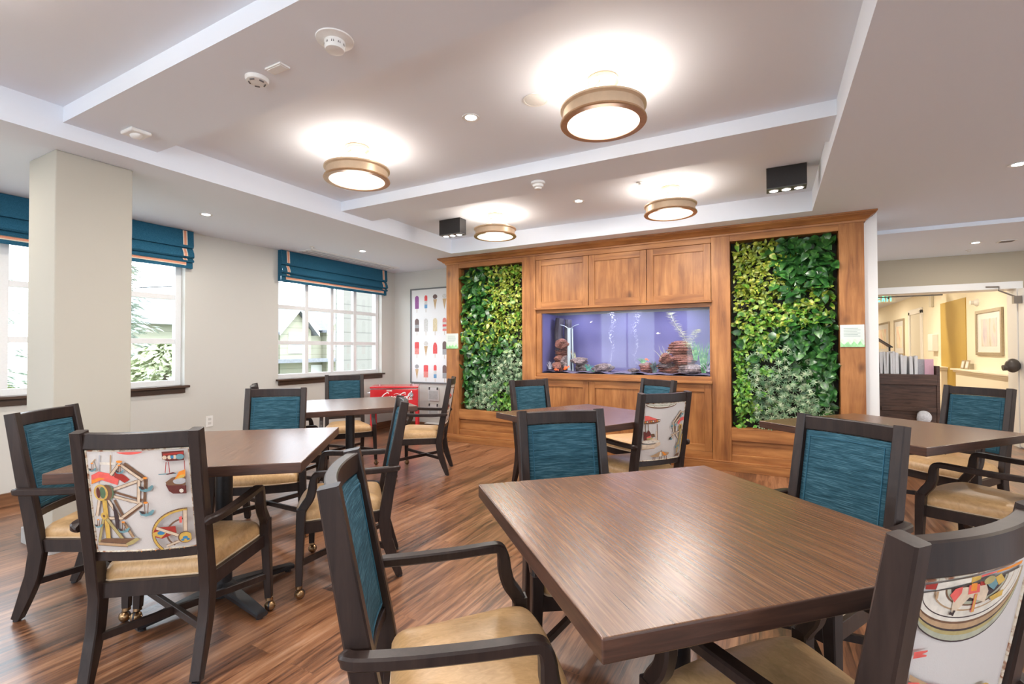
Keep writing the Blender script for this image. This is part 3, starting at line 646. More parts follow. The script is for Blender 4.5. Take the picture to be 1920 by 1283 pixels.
# detectors
def detector(name, x, y, z, prof, lab, slots=0, sr=0, sz=0, cat='smoke detector'):
    root = tag(empty(name, (x, y, z)), lab, cat)
    M1(wht_plastic).lathe(prof, n=40).build('body', root)
    for k in range(slots):
        a = 2*pi*k/slots; Mx = Matrix.Rotation(a, 4, 'Z') @ Matrix.Translation((sr, 0, sz)); b = M1(grey_plastic).box(-.004, .001, -.011, .011, -.0045, .0045, Mx); b.build('vent_slot', root, smooth=False)
detector('smoke_detector', -1.605, 1.415, ZBM, [(.077, 0), (.076, -.005), (.06, -.009), (.043, -.012), (.042, -.036), (.038, -.047), (.02, -.050), (.001, -.050)], 'large white smoke detector with dark slots on the near ceiling beam', 10, .0405, -.028)
detector('motion_sensor', -2.165, 1.44, ZBM, [(.052, 0), (.052, -.010), (.047, -.018), (.02, -.024), (.001, -.024)], 'small white round sensor on the near beam beside a blank plate', 5, .036, -.0205, 'sensor')
detector('heat_detector', -1.59, 3.40, ZBM, [(.055, 0), (.055, -.016), (.042, -.022), (.04, -.038), (.028, -.043), (.026, -.056), (.001, -.056)], 'white stepped conical detector on the far ceiling beam', 0)
detector('blank_ceiling_cover', -1.145, 2.42, ZT, [(.072, 0), (.072, -.003), (.062, -.004), (.061, -.0025), (.055, -.0045), (.001, -.0045)], 'flat white round cover plate on the ceiling left of the largest lamp', 0, cat='cover plate')
o = M1(wht_plastic).box(-.055, .055, -.026, .026, -.008, 0).box(-.048, .048, -.02, .02, -.0105, -.008).build('blank_wall_plate', smooth=False, bevel=.002); o.location = (-2.0, 1.43, ZBM); o.rotation_euler = (0, 0, 0); tag(o, 'flat white rectangular plate on the beam between sensor and detector', 'cover plate')
root = tag(empty('ceiling_strobe', (-3.33, 1.45, ZBM)), 'white rectangular alarm strobe at the left end of the near beam', 'alarm')
M1(wht_plastic).box(-.065, .065, -.055, .055, -.022, 0).build('body', root, smooth=False, bevel=.008, segs=3); M1(wht_plastic).blob((0, 0, -.02), .045, .03, .022, amp=0).build('lens', root)
for x, y, z, lab in ((-4.767, 3.87, ZS, 'small white sprinkler head in the soffit above the far window'), (2.13, 7.7, 2.40, 'small sprinkler head before the tan header at right'), (-.95, 4.05, ZT, 'tiny white sprinkler head left of the far right drum lamp')):
    o = M1(wht_plastic).lathe([(.028, 0), (.028, -.004), (.010, -.006), (.009, -.018), (.016, -.020), (.016, -.022), (.001, -.022)], n=20).build('sprinkler_head'); o.location = (x, y, z); tag(o, lab, 'sprinkler', 'sprinkler heads')
b = M1(wht_plastic).box(-5.14, -4.86, 3.95, 5.5, 2.432, 2.44); b.mat(plain('vent_gap', (.4, .4, .42), .6)).box(-5.10, -5.08, 3.99, 5.46, 2.4305, 2.432).box(-5.03, -5.01, 3.99, 5.46, 2.4305, 2.432).box(-4.94, -4.92, 3.99, 5.46, 2.4305, 2.432)
tag(b.build('linear_air_diffuser', smooth=False), 'long white linear air diffuser in the soffit over the far window', 'air vent')
o = M1(wht_plastic).box(-.07, .07, -.07, .07, -.008, 0).build('ceiling_vent', smooth=False, bevel=.003); b = M1(grey_plastic)
for k in range(5): b.box(-.055, .055, -.05+.022*k, -.04+.022*k, -.0095, -.008)
b.build('vent_slots', o, smooth=False); o.location = (2.32, 7.25, 2.40); tag(o, 'small square slotted vent beside the recessed light before the header', 'air vent')
# outlet
root = tag(empty('wall_outlet', (XW, 2.99, .46)), 'white electrical outlet on the wall below and between the two windows', 'outlet')
M1(wht_plastic).box(0, .006, -.036, .036, -.058, .058).build('cover', root, smooth=False, bevel=.002)
for z in (-.022, .022): M1(plain('socket_grey', (.6, .6, .58), .4)).box(.006, .0072, -.016, .016, z-.013, z+.013).build('socket', root, smooth=False)

# ------------------------------------------------------------------ dining armchair
def rear_x(z): return .188 if z > .3 else .185
def yst(z):
    pts = [(0, -.276), (.10, -.240), (.20, -.208), (.31, -.192), (.454, -.214), (.70, -.259), (.935, -.300)]
    for (a, ya), (b_, yb_) in zip(pts, pts[1:]):
        if a <= z <= b_: return ya+(yb_-ya)*(z-a)/(b_-a)
    return pts[-1][1]
BOW = .018
def backy(x, z, off): return yst(z)-BOW*(1-(x/.17)**2)+off
def back_panel_print(draw):
    """printed rear panel: cloth grid with piping and dyed shapes"""
    b = M1(linen_m); nx, nz = 10, 10; vs = []
    X0, X1, Z0, Z1 = -.165, .165, .49, .868
    for j in range(nz+1):
        for i in range(nx+1):
            x = X0+(X1-X0)*i/nx; z = Z0+(Z1-Z0)*j/nz; e = .003*min(1, 6*min(i/nx, 1-i/nx, j/nz, 1-j/nz)); vs.append((x, backy(x, z, -.012-e), z))
    b.add(vs, [(j*(nx+1)+i, (j+1)*(nx+1)+i, (j+1)*(nx+1)+i+1, j*(nx+1)+i+1) for j in range(nz) for i in range(nx)])
    lay = [0]
    def W3(u, v, k): x = X0+(X1-X0)*min(max(u, .012), .988); z = Z0+(Z1-Z0)*min(max(v, .01), .99); return (x, backy(x, z, -.0165-.00012*k), z)
    def poly(pts, col):
        lay[0] += 1; k = lay[0]; b.mat(DY[col]); cu = sum(p[0] for p in pts)/len(pts); cv = sum(p[1] for p in pts)/len(pts)
        # fan rings so the shape follows the curved cloth
        P2 = []
        for (a, c) in zip(pts, pts[1:]+pts[:1]):
            n = max(1, int(max(abs(a[0]-c[0]), abs(a[1]-c[1]))/.12)); P2 += [(a[0]+(c[0]-a[0])*t/n, a[1]+(c[1]-a[1])*t/n) for t in range(n)]
        n = len(P2); vs = [W3(cu, cv, k)]
        for s in (.5, 1): vs += [W3(cu+(p[0]-cu)*s, cv+(p[1]-cv)*s, k) for p in P2]
        fs = [(0, 1+(i+1) % n, 1+i) for i in range(n)]+[(1+i, 1+(i+1) % n, 1+n+(i+1) % n, 1+n+i) for i in range(n)]
        b.add(vs, fs)
    def line(a, c, w, col, outline=None):
        if outline: line(a, c, w+.010, outline)
        lay[0] += 1; k = lay[0]; b.mat(DY[col]); dx, dy = (c[0]-a[0])*.33, (c[1]-a[1])*.378; L = math.hypot(dx, dy) or 1e-6; nx_, ny_ = -dy/L*w/2, dx/L*w/2
        n = max(1, int(L/.03)); vs = []
        for t in range(n+1): q = (a[0]+(c[0]-a[0])*t/n, a[1]+(c[1]-a[1])*t/n); vs += [W3(q[0]+nx_, q[1]+ny_*.873, k), W3(q[0]-nx_, q[1]-ny_*.873, k)]
        b.add(vs, [(2*t, 2*t+1, 2*t+3, 2*t+2) for t in range(n)])
    def ell(c, ru, rv, col, a0=0, a1=2*pi, n=20):
        pts = [(c[0]+ru*cos(a0+(a1-a0)*i/n), c[1]+rv*sin(a0+(a1-a0)*i/n)) for i in range(n if a1-a0 > 6.2 else n+1)]; poly(pts, col)
    def arc(c, ru, rv, w, col, a0, a1, n=18):
        q = [(c[0]+ru*cos(a0+(a1-a0)*i/n), c[1]+rv*sin(a0+(a1-a0)*i/n)) for i in range(n+1)]
        for s, t in zip(q, q[1:]):
            if 0 < s[0] < 1 and 0 < t[0] < 1 and 0 < s[1] < 1 and 0 < t[1] < 1: line(s, t, w, col)
    draw(poly, line, ell, arc)
    o = b.build('back_cover', smooth=False); return o
def ferris(poly, line, ell, arc):
    def W(x, y):
        v = 1-(y-110)/1030.; l = 40+175*(1-v); r = 1000+50*(1-v); return ((x-l)/(r-l), v)
    def Ln(x1, y1, x2, y2, w, c, o=None): line(W(x1, y1), W(x2, y2), w/900, c, o)
    def Pg(pts, c): poly([W(*p) for p in pts], c)
    def El(x, y, rx, ry, c): u, v = W(x, y); ell((u, v), rx/900, ry/1030, c)
    Ln(190, 150, 190, 430, 12, 'grey'); Ln(298, 150, 302, 340, 12, 'tan'); Ln(195, 232, 350, 238, 24, 'pale'); Ln(120, 200, 160, 300, 14, 'pale'); Ln(110, 240, 150, 190, 10, 'tan')
    Pg([(120, 350), (190, 312), (300, 335), (385, 395), (375, 452), (300, 425), (220, 398), (125, 440)], 'coral'); Pg([(345, 318), (430, 350), (485, 400), (440, 432), (385, 395), (340, 370)], 'dred')
    Pg([(125, 400), (200, 372), (260, 385), (200, 400), (130, 440)], 'orange')
    Ln(430, 235, 625, 390, 26, 'brown'); Ln(625, 400, 622, 640, 24, 'brown'); Ln(350, 520, 605, 615, 22, 'brown'); Ln(352, 600, 440, 775, 24, 'brown'); Ln(600, 665, 450, 800, 20, 'brown')
    for s in ((330, 500, 610, 398), (335, 560, 605, 650), (295, 600, 425, 812), (395, 225, 310, 350), (400, 250, 590, 400), (570, 410, 572, 630), (590, 650, 415, 795), (440, 790, 300, 785), (215, 600, 200, 760)): Ln(*s, 22, 'cream', 'brown')
    Pg([(340, 620), (400, 760), (420, 960), (385, 900), (350, 700)], 'dark')
    Ln(265, 600, 325, 1030, 40, 'yel', 'brown'); Ln(295, 790, 480, 1050, 26, 'olive', 'brown'); Ln(265, 790, 240, 1030, 20, 'olive', 'brown'); Ln(450, 830, 540, 990, 20, 'tan', 'brown')
    El(300, 520, 48, 75, 'green'); El(285, 520, 50, 78, 'brown'); El(228, 522, 66, 82, 'yel'); El(228, 522, 52, 66, 'tan'); El(245, 522, 28, 58, 'green'); El(205, 522, 18, 55, 'maroon'); El(270, 760, 30, 38, 'yel'); El(270, 760, 12, 14, 'brown')
    Pg([(250, 1010), (295, 990), (595, 1002), (500, 1060), (250, 1045)], 'brown'); Ln(232, 1045, 495, 1070, 28, 'tan', 'dark'); Pg([(490, 1075), (480, 1050), (565, 995), (598, 1010), (540, 1060)], 'olive')
    def gon(x, y, s=1):
        Pg([(x-62*s, y-25*s), (x-30*s, y+10*s), (x+5*s, y+14*s), (x+40*s, y+5*s), (x+58*s, y-35*s), (x+70*s, y-20*s), (x+50*s, y+20*s), (x, y+35*s), (x-45*s, y+20*s)], 'teal'); Pg([(x-62*s, y-28*s), (x-20*s, y-20*s), (x-5*s, y+8*s), (x-35*s, y+8*s)], 'dark')
        Ln(x-15*s, y-105*s, x-8*s, y+5*s, 7, 'brown'); Ln(x+18*s, y-100*s, x+15*s, y+5*s, 7, 'brown'); El(x-5*s, y-108*s, 20*s, 11*s, 'orange')
    gon(635, 495); gon(645, 745); gon(225, 860, .6); gon(455, 910, .8); gon(400, 315, .6); gon(140, 290, .6); El(398, 212, 28, 12, 'orange')
    ell((.47, 1.0), .13, .035, 'coral', pi, 2*pi)
    Pg([(780, 130), (975, 130), (975, 228), (830, 228), (785, 205)], 'maroon'); Pg([(790, 150), (970, 140), (970, 170), (795, 170)], 'dred')
    for x in (805, 850, 895): El(x, 190, 18, 20, 'cream')
    El(940, 190, 34, 28, 'teal'); El(872, 188, 14, 16, 'blue')
    for s in ((820, 235, 812, 345), (842, 235, 850, 345), (978, 230, 980, 330)): Ln(*s, 6, 'dred')
    Ln(755, 355, 905, 355, 10, 'teal'); Pg([(815, 358), (880, 340), (905, 352), (830, 364)], 'maroon')
    Pg([(815, 440), (870, 395), (985, 380), (985, 480), (830, 480)], 'brown'); Pg([(815, 460), (990, 485), (992, 568), (880, 560), (845, 530)], 'maroon'); El(935, 435, 55, 32, 'grey'); Pg([(890, 420), (930, 340), (985, 320), (985, 390), (930, 400)], 'orange'); Pg([(900, 415), (940, 375), (980, 370), (975, 400)], 'yel'); El(950, 535, 18, 20, 'pale')
    u, v = W(990, 970); arc((u, v), .315, .235, .034, 'brown', 1.5, 4.3, 26); arc((u, v), .31, .23, .022, 'yel', 1.5, 4.3, 26); arc((u+.02, v), .2, .15, .018, 'brown', 1.7, 4.0)
    Pg([(725, 935), (745, 890), (905, 890), (915, 960), (800, 1010), (745, 990)], 'dred'); Pg([(725, 940), (800, 920), (830, 960), (790, 1000), (740, 975)], 'yel'); El(790, 950, 32, 20, 'blue'); Ln(750, 895, 930, 990, 26, 'cream', 'brown'); Ln(985, 735, 985, 950, 30, 'cream', 'brown'); Ln(840, 1090, 940, 1050, 20, 'cream', 'brown')
    Pg([(935, 800), (960, 790), (960, 860), (940, 860)], 'coral'); El(985, 1015, 62, 60, 'brown'); El(988, 1015, 54, 54, 'yel'); El(985, 1018, 22, 16, 'blue'); El(965, 1040, 14, 12, 'blue'); El(1008, 1038, 14, 12, 'blue')
    for i in range(14): Ln(560+38*i, 1134, 560+38*i, 1120, 8, ('brown', 'olive', 'orange')[i % 3])
def carousel(poly, line, ell, arc):
    def W(x, y):
        v = 1-(y-185)/790.; l = 210-70*(1-v); r = 740-130*(1-v); return ((x-l)/(r-l), v)
    def Ln(x1, y1, x2, y2, w, c, o=None): line(W(x1, y1), W(x2, y2), w/500, c, o)
    def Pg(pts, c): poly([W(*p) for p in pts], c)
    def El(x, y, rx, ry, c): u, v = W(x, y); ell((u, v), rx/500, ry/790, c)
    ell((.37, .985), .36, .075, 'brown', pi, 2*pi); ell((.37, .99), .345, .06, 'pale', pi, 2*pi); ell((.37, .995), .34, .045, 'sage', pi, 2*pi); ell((.37, 1.0), .33, .03, 'pale', pi, 2*pi)
    Pg([(200, 345), (240, 350), (345, 400), (340, 415), (200, 425)], 'coral'); Pg([(190, 420), (345, 398), (378, 405), (370, 440), (300, 462), (192, 465)], 'brown')
    for x in range(205, 370, 22): El(x, 436-(x-200)*.1, 8, 9, ('orange', 'pale', 'coral')[(x//22) % 3])
    for x in (205, 235, 335): Ln(x, 465, x, 690, 7, 'brown'); 
    Ln(325, 560, 325, 690, 14, 'cream')
    Pg([(185, 560), (215, 580), (240, 545), (262, 590), (255, 680), (185, 690)], 'maroon'); Pg([(260, 600), (300, 598), (308, 640), (270, 655)], 'brown'); Pg([(215, 640), (262, 622), (262, 645), (220, 662)], 'coral'); El(250, 665, 38, 14, 'olive'); El(300, 675, 30, 14, 'cream')
    ell(W(262, 700), .2, .024, 'cream'); ell((W(255, 722)), .2, .028, 'dark'); ell(W(258, 712), .2, .028, 'pale'); Pg([(165, 745), (250, 752), (345, 720), (368, 722), (365, 760), (300, 800), (165, 808)], 'cream'); Ln(168, 812, 300, 802, 6, 'tan')
    Pg([(250, 910), (290, 895), (370, 850), (400, 862), (470, 885), (450, 915), (380, 925), (320, 930), (262, 925)], 'tan'); Pg([(380, 862), (395, 862), (440, 915), (405, 920)], 'orange'); Pg([(360, 865), (375, 862), (375, 925), (345, 928)], 'pale'); Ln(375, 840, 376, 862, 6, 'brown')
    for x in (280, 300, 350, 370, 410, 432): Ln(x, 925, x-3, 968, 7, 'brown')
    for s in ((655, 300, 540, 450), (530, 450, 535, 600), (640, 585, 495, 640), (560, 470, 640, 380), (640, 320, 690, 330), (540, 620, 500, 690), (560, 610, 590, 690)): Ln(*s, 13, 'cream', 'brown')
    Ln(560, 500, 552, 600, 16, 'brown'); Ln(655, 330, 600, 410, 14, 'brown'); Pg([(590, 470), (640, 405), (690, 392), (685, 440), (640, 450), (605, 500)], 'coral'); El(632, 540, 22, 52, 'yel'); El(630, 540, 14, 38, 'brown')
    Ln(640, 560, 560, 900, 20, 'olive', 'brown'); Ln(655, 640, 620, 900, 14, 'yel', 'brown'); Pg([(525, 945), (560, 910), (600, 905), (585, 950)], 'brown'); Ln(570, 750, 560, 890, 10, 'tan')
    for x, y in ((512, 508), (560, 495), (637, 378), (495, 690), (555, 815), (585, 800), (665, 350)): El(x, y, 13, 17, 'teal')
    El(480, 680, 10, 22, 'dark')
def horse(poly, line, ell, arc):
    def W(x, y): return ((x-385)/1060., 1-(y-590)/1400.)
    def Pg(pts, c): poly([W(*p) for p in pts], c)
    def Ln(x1, y1, x2, y2, w, c, o=None): line(W(x1, y1), W(x2, y2), w/1060, c, o)
    C = W(790, 650)
    def half(rx, ry, c): ell(C, rx/1060, ry/1400, c, pi+.02, 2*pi-.02, 30)
    half(470, 372, 'dark'); half(466, 362, 'sage'); half(460, 325, 'olive'); half(452, 300, 'dark'); half(450, 286, 'tan'); half(438, 250, 'brown'); half(432, 236, 'pale'); half(402, 214, 'dark'); half(398, 206, 'pale'); half(330, 170, 'tan'); half(322, 160, 'pale'); half(260, 140, 'brown'); half(250, 130, 'sage'); half(225, 112, 'dark')
    Pg([(385, 592), (470, 592), (462, 640), (388, 630)], 'dred'); Pg([(470, 592), (700, 592), (695, 635), (465, 645)], 'pale'); Pg([(695, 592), (770, 592), (770, 628), (700, 640)], 'yel'); Pg([(770, 592), (905, 592), (900, 612), (775, 618)], 'coral'); Pg([(905, 592), (1200, 592), (1190, 625), (905, 618)], 'orange')
    Pg([(590, 700), (610, 655), (700, 660), (830, 672), (860, 720), (845, 790), (820, 760), (800, 715), (700, 715), (650, 720), (625, 770), (600, 820), (590, 780)], 'cream'); Pg([(560, 690), (590, 655), (640, 650), (640, 690), (600, 740)], 'coral')
    Pg([(685, 650), (770, 655), (780, 710), (690, 708)], 'coral'); Pg([(700, 642), (745, 645), (752, 695), (705, 690)], 'orange'); Pg([(765, 640), (810, 650), (815, 672), (775, 670)], 'dred')
    Ln(752, 715, 750, 830, 14, 'yel', 'coral'); Ln(600, 810, 575, 800, 14, 'dark'); Ln(610, 790, 600, 822, 12, 'dark'); Ln(470, 650, 470, 695, 16, 'tan')
    Pg([(800, 640), (880, 630), (930, 690), (900, 720), (850, 690)], 'teal'); Pg([(890, 640), (940, 625), (1000, 680), (940, 700)], 'yel'); Pg([(870, 760), (1000, 740), (1000, 780), (900, 790)], 'yel'); ell(W(840, 645), .045, .018, 'olive')
    Pg([(395, 1010), (480, 1012), (480, 1022), (430, 1026), (480, 1042), (478, 1052), (395, 1052)], 'coral')
    Pg([(385, 1150), (440, 1180), (520, 1230), (500, 1250), (385, 1190)], 'tan'); Pg([(385, 1200), (450, 1210), (600, 1260), (750, 1340), (700, 1500), (385, 1500)], 'coral'); Pg([(385, 1300), (560, 1330), (640, 1500), (385, 1500)], 'pale'); Ln(900, 1500, 980, 1800, 40, 'tan', 'brown'); Ln(980, 1500, 1100, 1800, 40, 'tan', 'brown'); ell(W(1000, 1500), .12, .09, 'yel')

def make_chair():
    root = empty('dining_armchair')
    # rear legs / stiles
    zs = [0.012, .04, .08, .12, .16, .2, .25, .31, .38, .454, .55, .65, .75, .85, .935]
    for s in (-1, 1):
        path = [(s*(.188 if z > .4 else .182+.006*z/.4), yst(z), z) for z in zs]
        hh = [.036, .040, .046, .052, .056, .058, .060, .062, .060, .058, .056, .053, .050, .047, .044]
        b = M1(frame_m).sweep(path, (1, 0, 0), .039, hh, .2); lg = b.build('rear_leg', root)
        M1(black_m).lathe([(.014, 0), (.014, .014)], c=(s*.182, yst(0)+.001, 0), n=14).build('glide', lg)
    # front legs + casters
    for s in (-1, 1):
        path = [(s*.262, .205, .43), (s*.264, .208, .36), (s*.270, .212, .2), (s*.276, .214, .062)]
        b = M1(frame_m).sweep(path, (1, 0, 0), [.042, .040, .035, .030], [.044, .042, .036, .030], .18); lg = b.build('front_leg', root)
        cx, cy = s*.278, .214
        b = M1(brass_m).lathe([(.010, .064), (.016, .062), (.017, .050), (.011, .046)], c=(cx, cy, 0), n=16)
        b.blob((cx+.004*s, cy-.004, .0235), .0235, .0235, .0235, amp=0, nu=18, nv=12)
        b.tube([(cx+.004*s-.025, cy-.004, .026), (cx+.004*s+.025, cy-.004, .026)], .005, 8)
        ca = b.build('caster', lg); M1(black_m).lathe([(.0245, -.004), (.0245, .004)], c=(cx+.004*s, cy-.004, .0235), n=20, M=Matrix.Rotation(pi/2, 4, 'Y')).build('tyre_band', lg)
    # seat rails
    b = M1(frame_m)
    for s in (-1, 1): b.sweep([(s*.180, -.185, .332), (s*.252, .195, .332)], (1, 0, 0), .024, .056, .12)
    b.sweep([(-.18, -.193, .332), (.18, -.193, .332)], (0, 1, 0), .024, .056, .12)
    b.sweep([(-.25, .205, .332), (-.12, .222, .332), (0, .228, .332), (.12, .222, .332), (.25, .205, .332)], (0, 1, 0), .024, .056, .12)
    b.build('seat_frame', root)
    # X stretcher
    b = M1(frame_m)
    for s in (-1, 1): b.sweep([(s*.180, -.208, .165+.001*s), (-s*.268, .207, .165+.001*s)], (0, 0, 1), .028, .018, .15)
    b.build('cross_stretcher', root)
    # rails of the back
    def brail(z0, z1, nm, th=.026, extra=0):
        n = 12; P = []
        for i in range(n+1): x = -.172+.344*i/n; z = (z0+z1)/2; P.append((x, yst(z)-(BOW+extra)*(1-(x/.172)**2)*1.0, z))
        M1(frame_m).sweep(P, (0, 0, 1), z1-z0, th, .22).build(nm, root)
    brail(.873, .930, 'top_rail', .030, .006); brail(.452, .488, 'lower_rail', .026)
    # arms
    for s in (-1, 1):
        pts = [(s*.206, -.262, .588), (s*.222, -.256, .590), (s*.232, -.225, .590), (s*.240, -.12, .588), (s*.248, .02, .590), (s*.254, .115, .594), (s*.256, .142, .588), (s*.256, .152, .560), (s*.256, .156, .520), (s*.258, .168, .478), (s*.260, .190, .445), (s*.262, .205, .415), (s*.263, .206, .39)]
        P = crom(pts, 4); n = len(P)
        hs = [.028 if i < .45*n else .028+.014*min(1, (i/n-.45)/.2) for i in range(n)]
        ws = [.028+.010*min(1, i/(.2*n)) if i < .5*n else .038 for i in range(n)]
        M1(frame_m).sweep(P, (1, 0, 0) , ws, hs, .35).build('armrest', root)
    # seat cushion
    out = []
    for a in range(0, 13): t = a/12; out.append((.172-.344*t, -.178))
    L = [(-.172, -.178), (-.19, -.08), (-.21, .02), (-.228, .11), (-.238, .17)]
    out = [(.172, -.178), (.10, -.181), (0, -.182), (-.10, -.181)]+L+[(-.236, .205), (-.216, .228), (-.14, .243), (-.05, .249), (.05, .249), (.14, .243), (.216, .228), (.236, .205)]+[(-x, y) for x, y in L[::-1]][:-1]
    out = [(v.x, v.y) for v in crom([(x, y, 0) for x, y in out]+[(out[0][0], out[0][1], 0)], 3)][:-1]
    rings = [(1.0, .358), (1.012, .372), (1.005, .392), (.97, .410), (.90, .424), (.76, .436), (.55, .444), (.3, .448), (.08, .449)]
    vs = []; fs = []; n = len(out)
    for k, z in rings: vs += [(x*k, .03+(y-.03)*k, z) for x, y in out]
    for r in range(len(rings)-1): fs += [(r*n+i, r*n+(i+1) % n, (r+1)*n+(i+1) % n, (r+1)*n+i) for i in range(n)]
    fs += [tuple(range(n))[::-1], tuple((len(rings)-1)*n+i for i in range(n))]
    st = M1(vinyl_m).add(vs, fs).build('seat', root, ang=70)
    M1(vinyl_pipe).tube([(x*1.008, .03+(y-.03)*1.008, .363) for x, y in out], .0038, 6, closed=True).build('seat_piping', st)
    # teal inner back
    b = M1(teal_m); nx, nz = 22, 26; X0, X1, Z0, Z1 = -.166, .166, .489, .870; vs = []
    for j in range(nz+1):
        for i in range(nx+1):
            x = X0+(X1-X0)*i/nx; z = Z0+(Z1-Z0)*j/nz; e = min(i/nx, 1-i/nx)*(X1-X0); f = min(j/nz, 1-j/nz)*(Z1-Z0); d = min(e, f)
            h = .010*min(1, d/.012); 
            if .012 < d < .03: h -= .0045*sin(pi*(d-.012)/.018)
            h += .010*min(1, max(0, d-.03)/.09)**.7 if d > .03 else 0
            vs.append((x, backy(x, z, .006+h), z))
    b.add(vs, [(j*(nx+1)+i, j*(nx+1)+i+1, (j+1)*(nx+1)+i+1, (j+1)*(nx+1)+i) for j in range(nz) for i in range(nx)])
    # edges joining to rear panel
    def edge(pts): 
        vs = []; 
        for x, z in pts: vs += [(x, backy(x, z, .006), z), (x, backy(x, z, -.012), z)]
        b.add(vs, [(2*k, 2*k+1, 2*k+3, 2*k+2) for k in range(len(pts)-1)])
    edge([(X0+(X1-X0)*i/nx, Z0) for i in range(nx+1)]); edge([(X0+(X1-X0)*i/nx, Z1) for i in range(nx+1)]); edge([(X0, Z0+(Z1-Z0)*i/nz) for i in range(nz+1)]); edge([(X1, Z0+(Z1-Z0)*i/nz) for i in range(nz+1)])
    br = b.build('backrest', root, ang=60)
    q = .022; loop = []
    for i in range(9): loop.append((X0+q+(X1-X0-2*q)*i/8, Z0+q))
    for i in range(1, 9): loop.append((X1-q, Z0+q+(Z1-Z0-2*q)*i/8))
    for i in range(1, 9): loop.append((X1-q-(X1-X0-2*q)*i/8, Z1-q))
    for i in range(1, 8): loop.append((X0+q, Z1-q-(Z1-Z0-2*q)*i/8))
    M1(teal_pipe).tube([(x, backy(x, z, .0155), z) for x, z in loop], .0028, 6, closed=True).build('back_piping', br)
    return root
proto = make_chair()
covers = {}
for nm, fn in (('ferris', ferris), ('carousel', carousel), ('horse', horse)):
    o = back_panel_print(fn); covers[nm] = o.data; bpy.data.objects.remove(o)
X0, X1, Z0, Z1 = -.165, .165, .49, .868
loop = [(X0+(X1-X0)*i/8, Z0) for i in range(9)]+[(X1, Z0+(Z1-Z0)*i/8) for i in range(1, 9)]+[(X1-(X1-X0)*i/8, Z1) for i in range(1, 9)]+[(X0, Z1-(Z1-Z0)*i/8) for i in range(1, 8)]
_p = M1(print_pipe).tube([(x, backy(x, z, -.013), z) for x, z in loop], .0032, 6, closed=True).build('cover_piping'); pipe_me = _p.data; bpy.data.objects.remove(_p)
CH = [(-2.908, 1.178, -51.2, 'carousel', 'teal-backed armchair at the far left photo edge in front of the pillar'),
      (-2.169, 1.117, 37.5, 'ferris', 'armchair seen from behind with a large ferris wheel print, left foreground'),
      (-3.026, 2.093, -137.4, 'carousel', 'teal-backed armchair across the left table, facing the camera'),
      (-2.092, 1.940, 134.9, 'carousel', 'armchair seen edge-on at the right side of the left table, tan seat'),
      (-4.015, 3.708, -128.3, 'carousel', 'teal-backed armchair behind the far left table, in front of the red cooler'),
      (-3.086, 3.830, 119.3, 'carousel', 'armchair in profile with tan seat at the far left table, near the left green wall'),
      (-1.736, 3.894, -119.9, 'carousel', 'teal-backed armchair at the left of the middle far table, before the left green wall'),
      (-.835, 3.412, 51.4, 'carousel', 'armchair seen from behind with carousel and ferris wheel print, at the middle far table'),
      (-1.076, 4.310, 146.2, 'carousel', 'armchair with pale-lit teal back behind the carousel-print chair, under the fish tank'),
      (-.664, 1.856, -138.7, 'carousel', 'dark teal-backed armchair behind the left corner of the big foreground table'),
      (1.114, 4.443, 135.0, 'carousel', 'bright blue-teal armchair behind the right table, near the lobby opening'),
      (1.037, 3.480, 56.7, 'carousel', 'armchair cut by the right photo edge, tan seat and arms reaching to the right table'),
      (.087, 2.097, 140.9, 'carousel', 'large blue-teal-backed armchair at the right rear side of the foreground table'),
      (-.704, 1.041, -50.2, 'carousel', 'nearest armchair, bottom centre, teal back seen from the side with big tan seat'),
      (.067, 1.251, 50.7, 'horse', 'armchair at the bottom right corner with carousel horse print on its back'),
      (-3.542, 2.706, -34.0, 'carousel', 'armchair mostly hidden behind the left table chair, only its post top showing')]
for i, (x, y, a, cv, lab) in enumerate(CH):
    o = proto if i == 0 else copy_tree(proto)
    o.location = (x, y, 0); o.rotation_euler = (0, 0, radians(a)); tag(o, lab, 'chair', 'dining armchairs round the square tables')
for o in [o for o in list(COL.objects) if o.get('category') == 'chair']:
    cv = next(c[3] for c in CH if c[4] == o['label'])
    c = bpy.data.objects.new('back_cover', covers[cv]); COL.objects.link(c); c.parent = o; c['label'] = 'cream cloth printed with fairground rides'
    q = bpy.data.objects.new('cover_piping', pipe_me); COL.objects.link(q); q.parent = c

# ------------------------------------------------------------------ tables
def make_table(foot_deg):
    root = empty('dining_table'); S = .467; Z = .748
    b = M1(table_m).box(-S, S, -S, S, Z-.044, Z); o = b.build('tabletop', root, smooth=False)
    o.data.materials.append(edge_m)
    for f in o.data.polygons:
        if abs(f.normal.z) < .5: f.material_index = 1
    bv = o.modifiers.new('bevel', 'BEVEL'); bv.width = .004; bv.segments = 3; bv.limit_method = 'ANGLE'
    M1(black_m).lathe([(.038, .04), (.038, .69)], n=28).build('column', root)
    b = M1(black_m)
    for a in range(4):
        R_ = Matrix.Rotation(a*pi/2, 4, 'Z'); b.box(0, .26, -.025, .025, .685, .703, R_)
    b.build('top_bracket', root, smooth=False)
    for a in range(4):
        R_ = Matrix.Rotation(a*pi/2+radians(foot_deg), 3, 'Z'); P = [R_ @ Vector(p) for p in ((.02, 0, .052), (.12, 0, .044), (.28, 0, .030), (.36, 0, .022))]
        sd = R_ @ Vector((0, 1, 0)); b = M1(black_m).sweep(P, sd, [.07, .066, .056, .05], [.045, .038, .028, .022], .5); ft = b.build('base_foot', root)
        q = R_ @ Vector((.335, 0, 0)); M1(black_m).lathe([(.015, 0), (.015, .016)], c=(q.x, q.y, 0), n=14).build('glide', ft)
    M1(black_m).lathe([(.06, .02), (.062, .06), (.045, .075), (.038, .08)], n=28).build('base_hub', root)
    return root
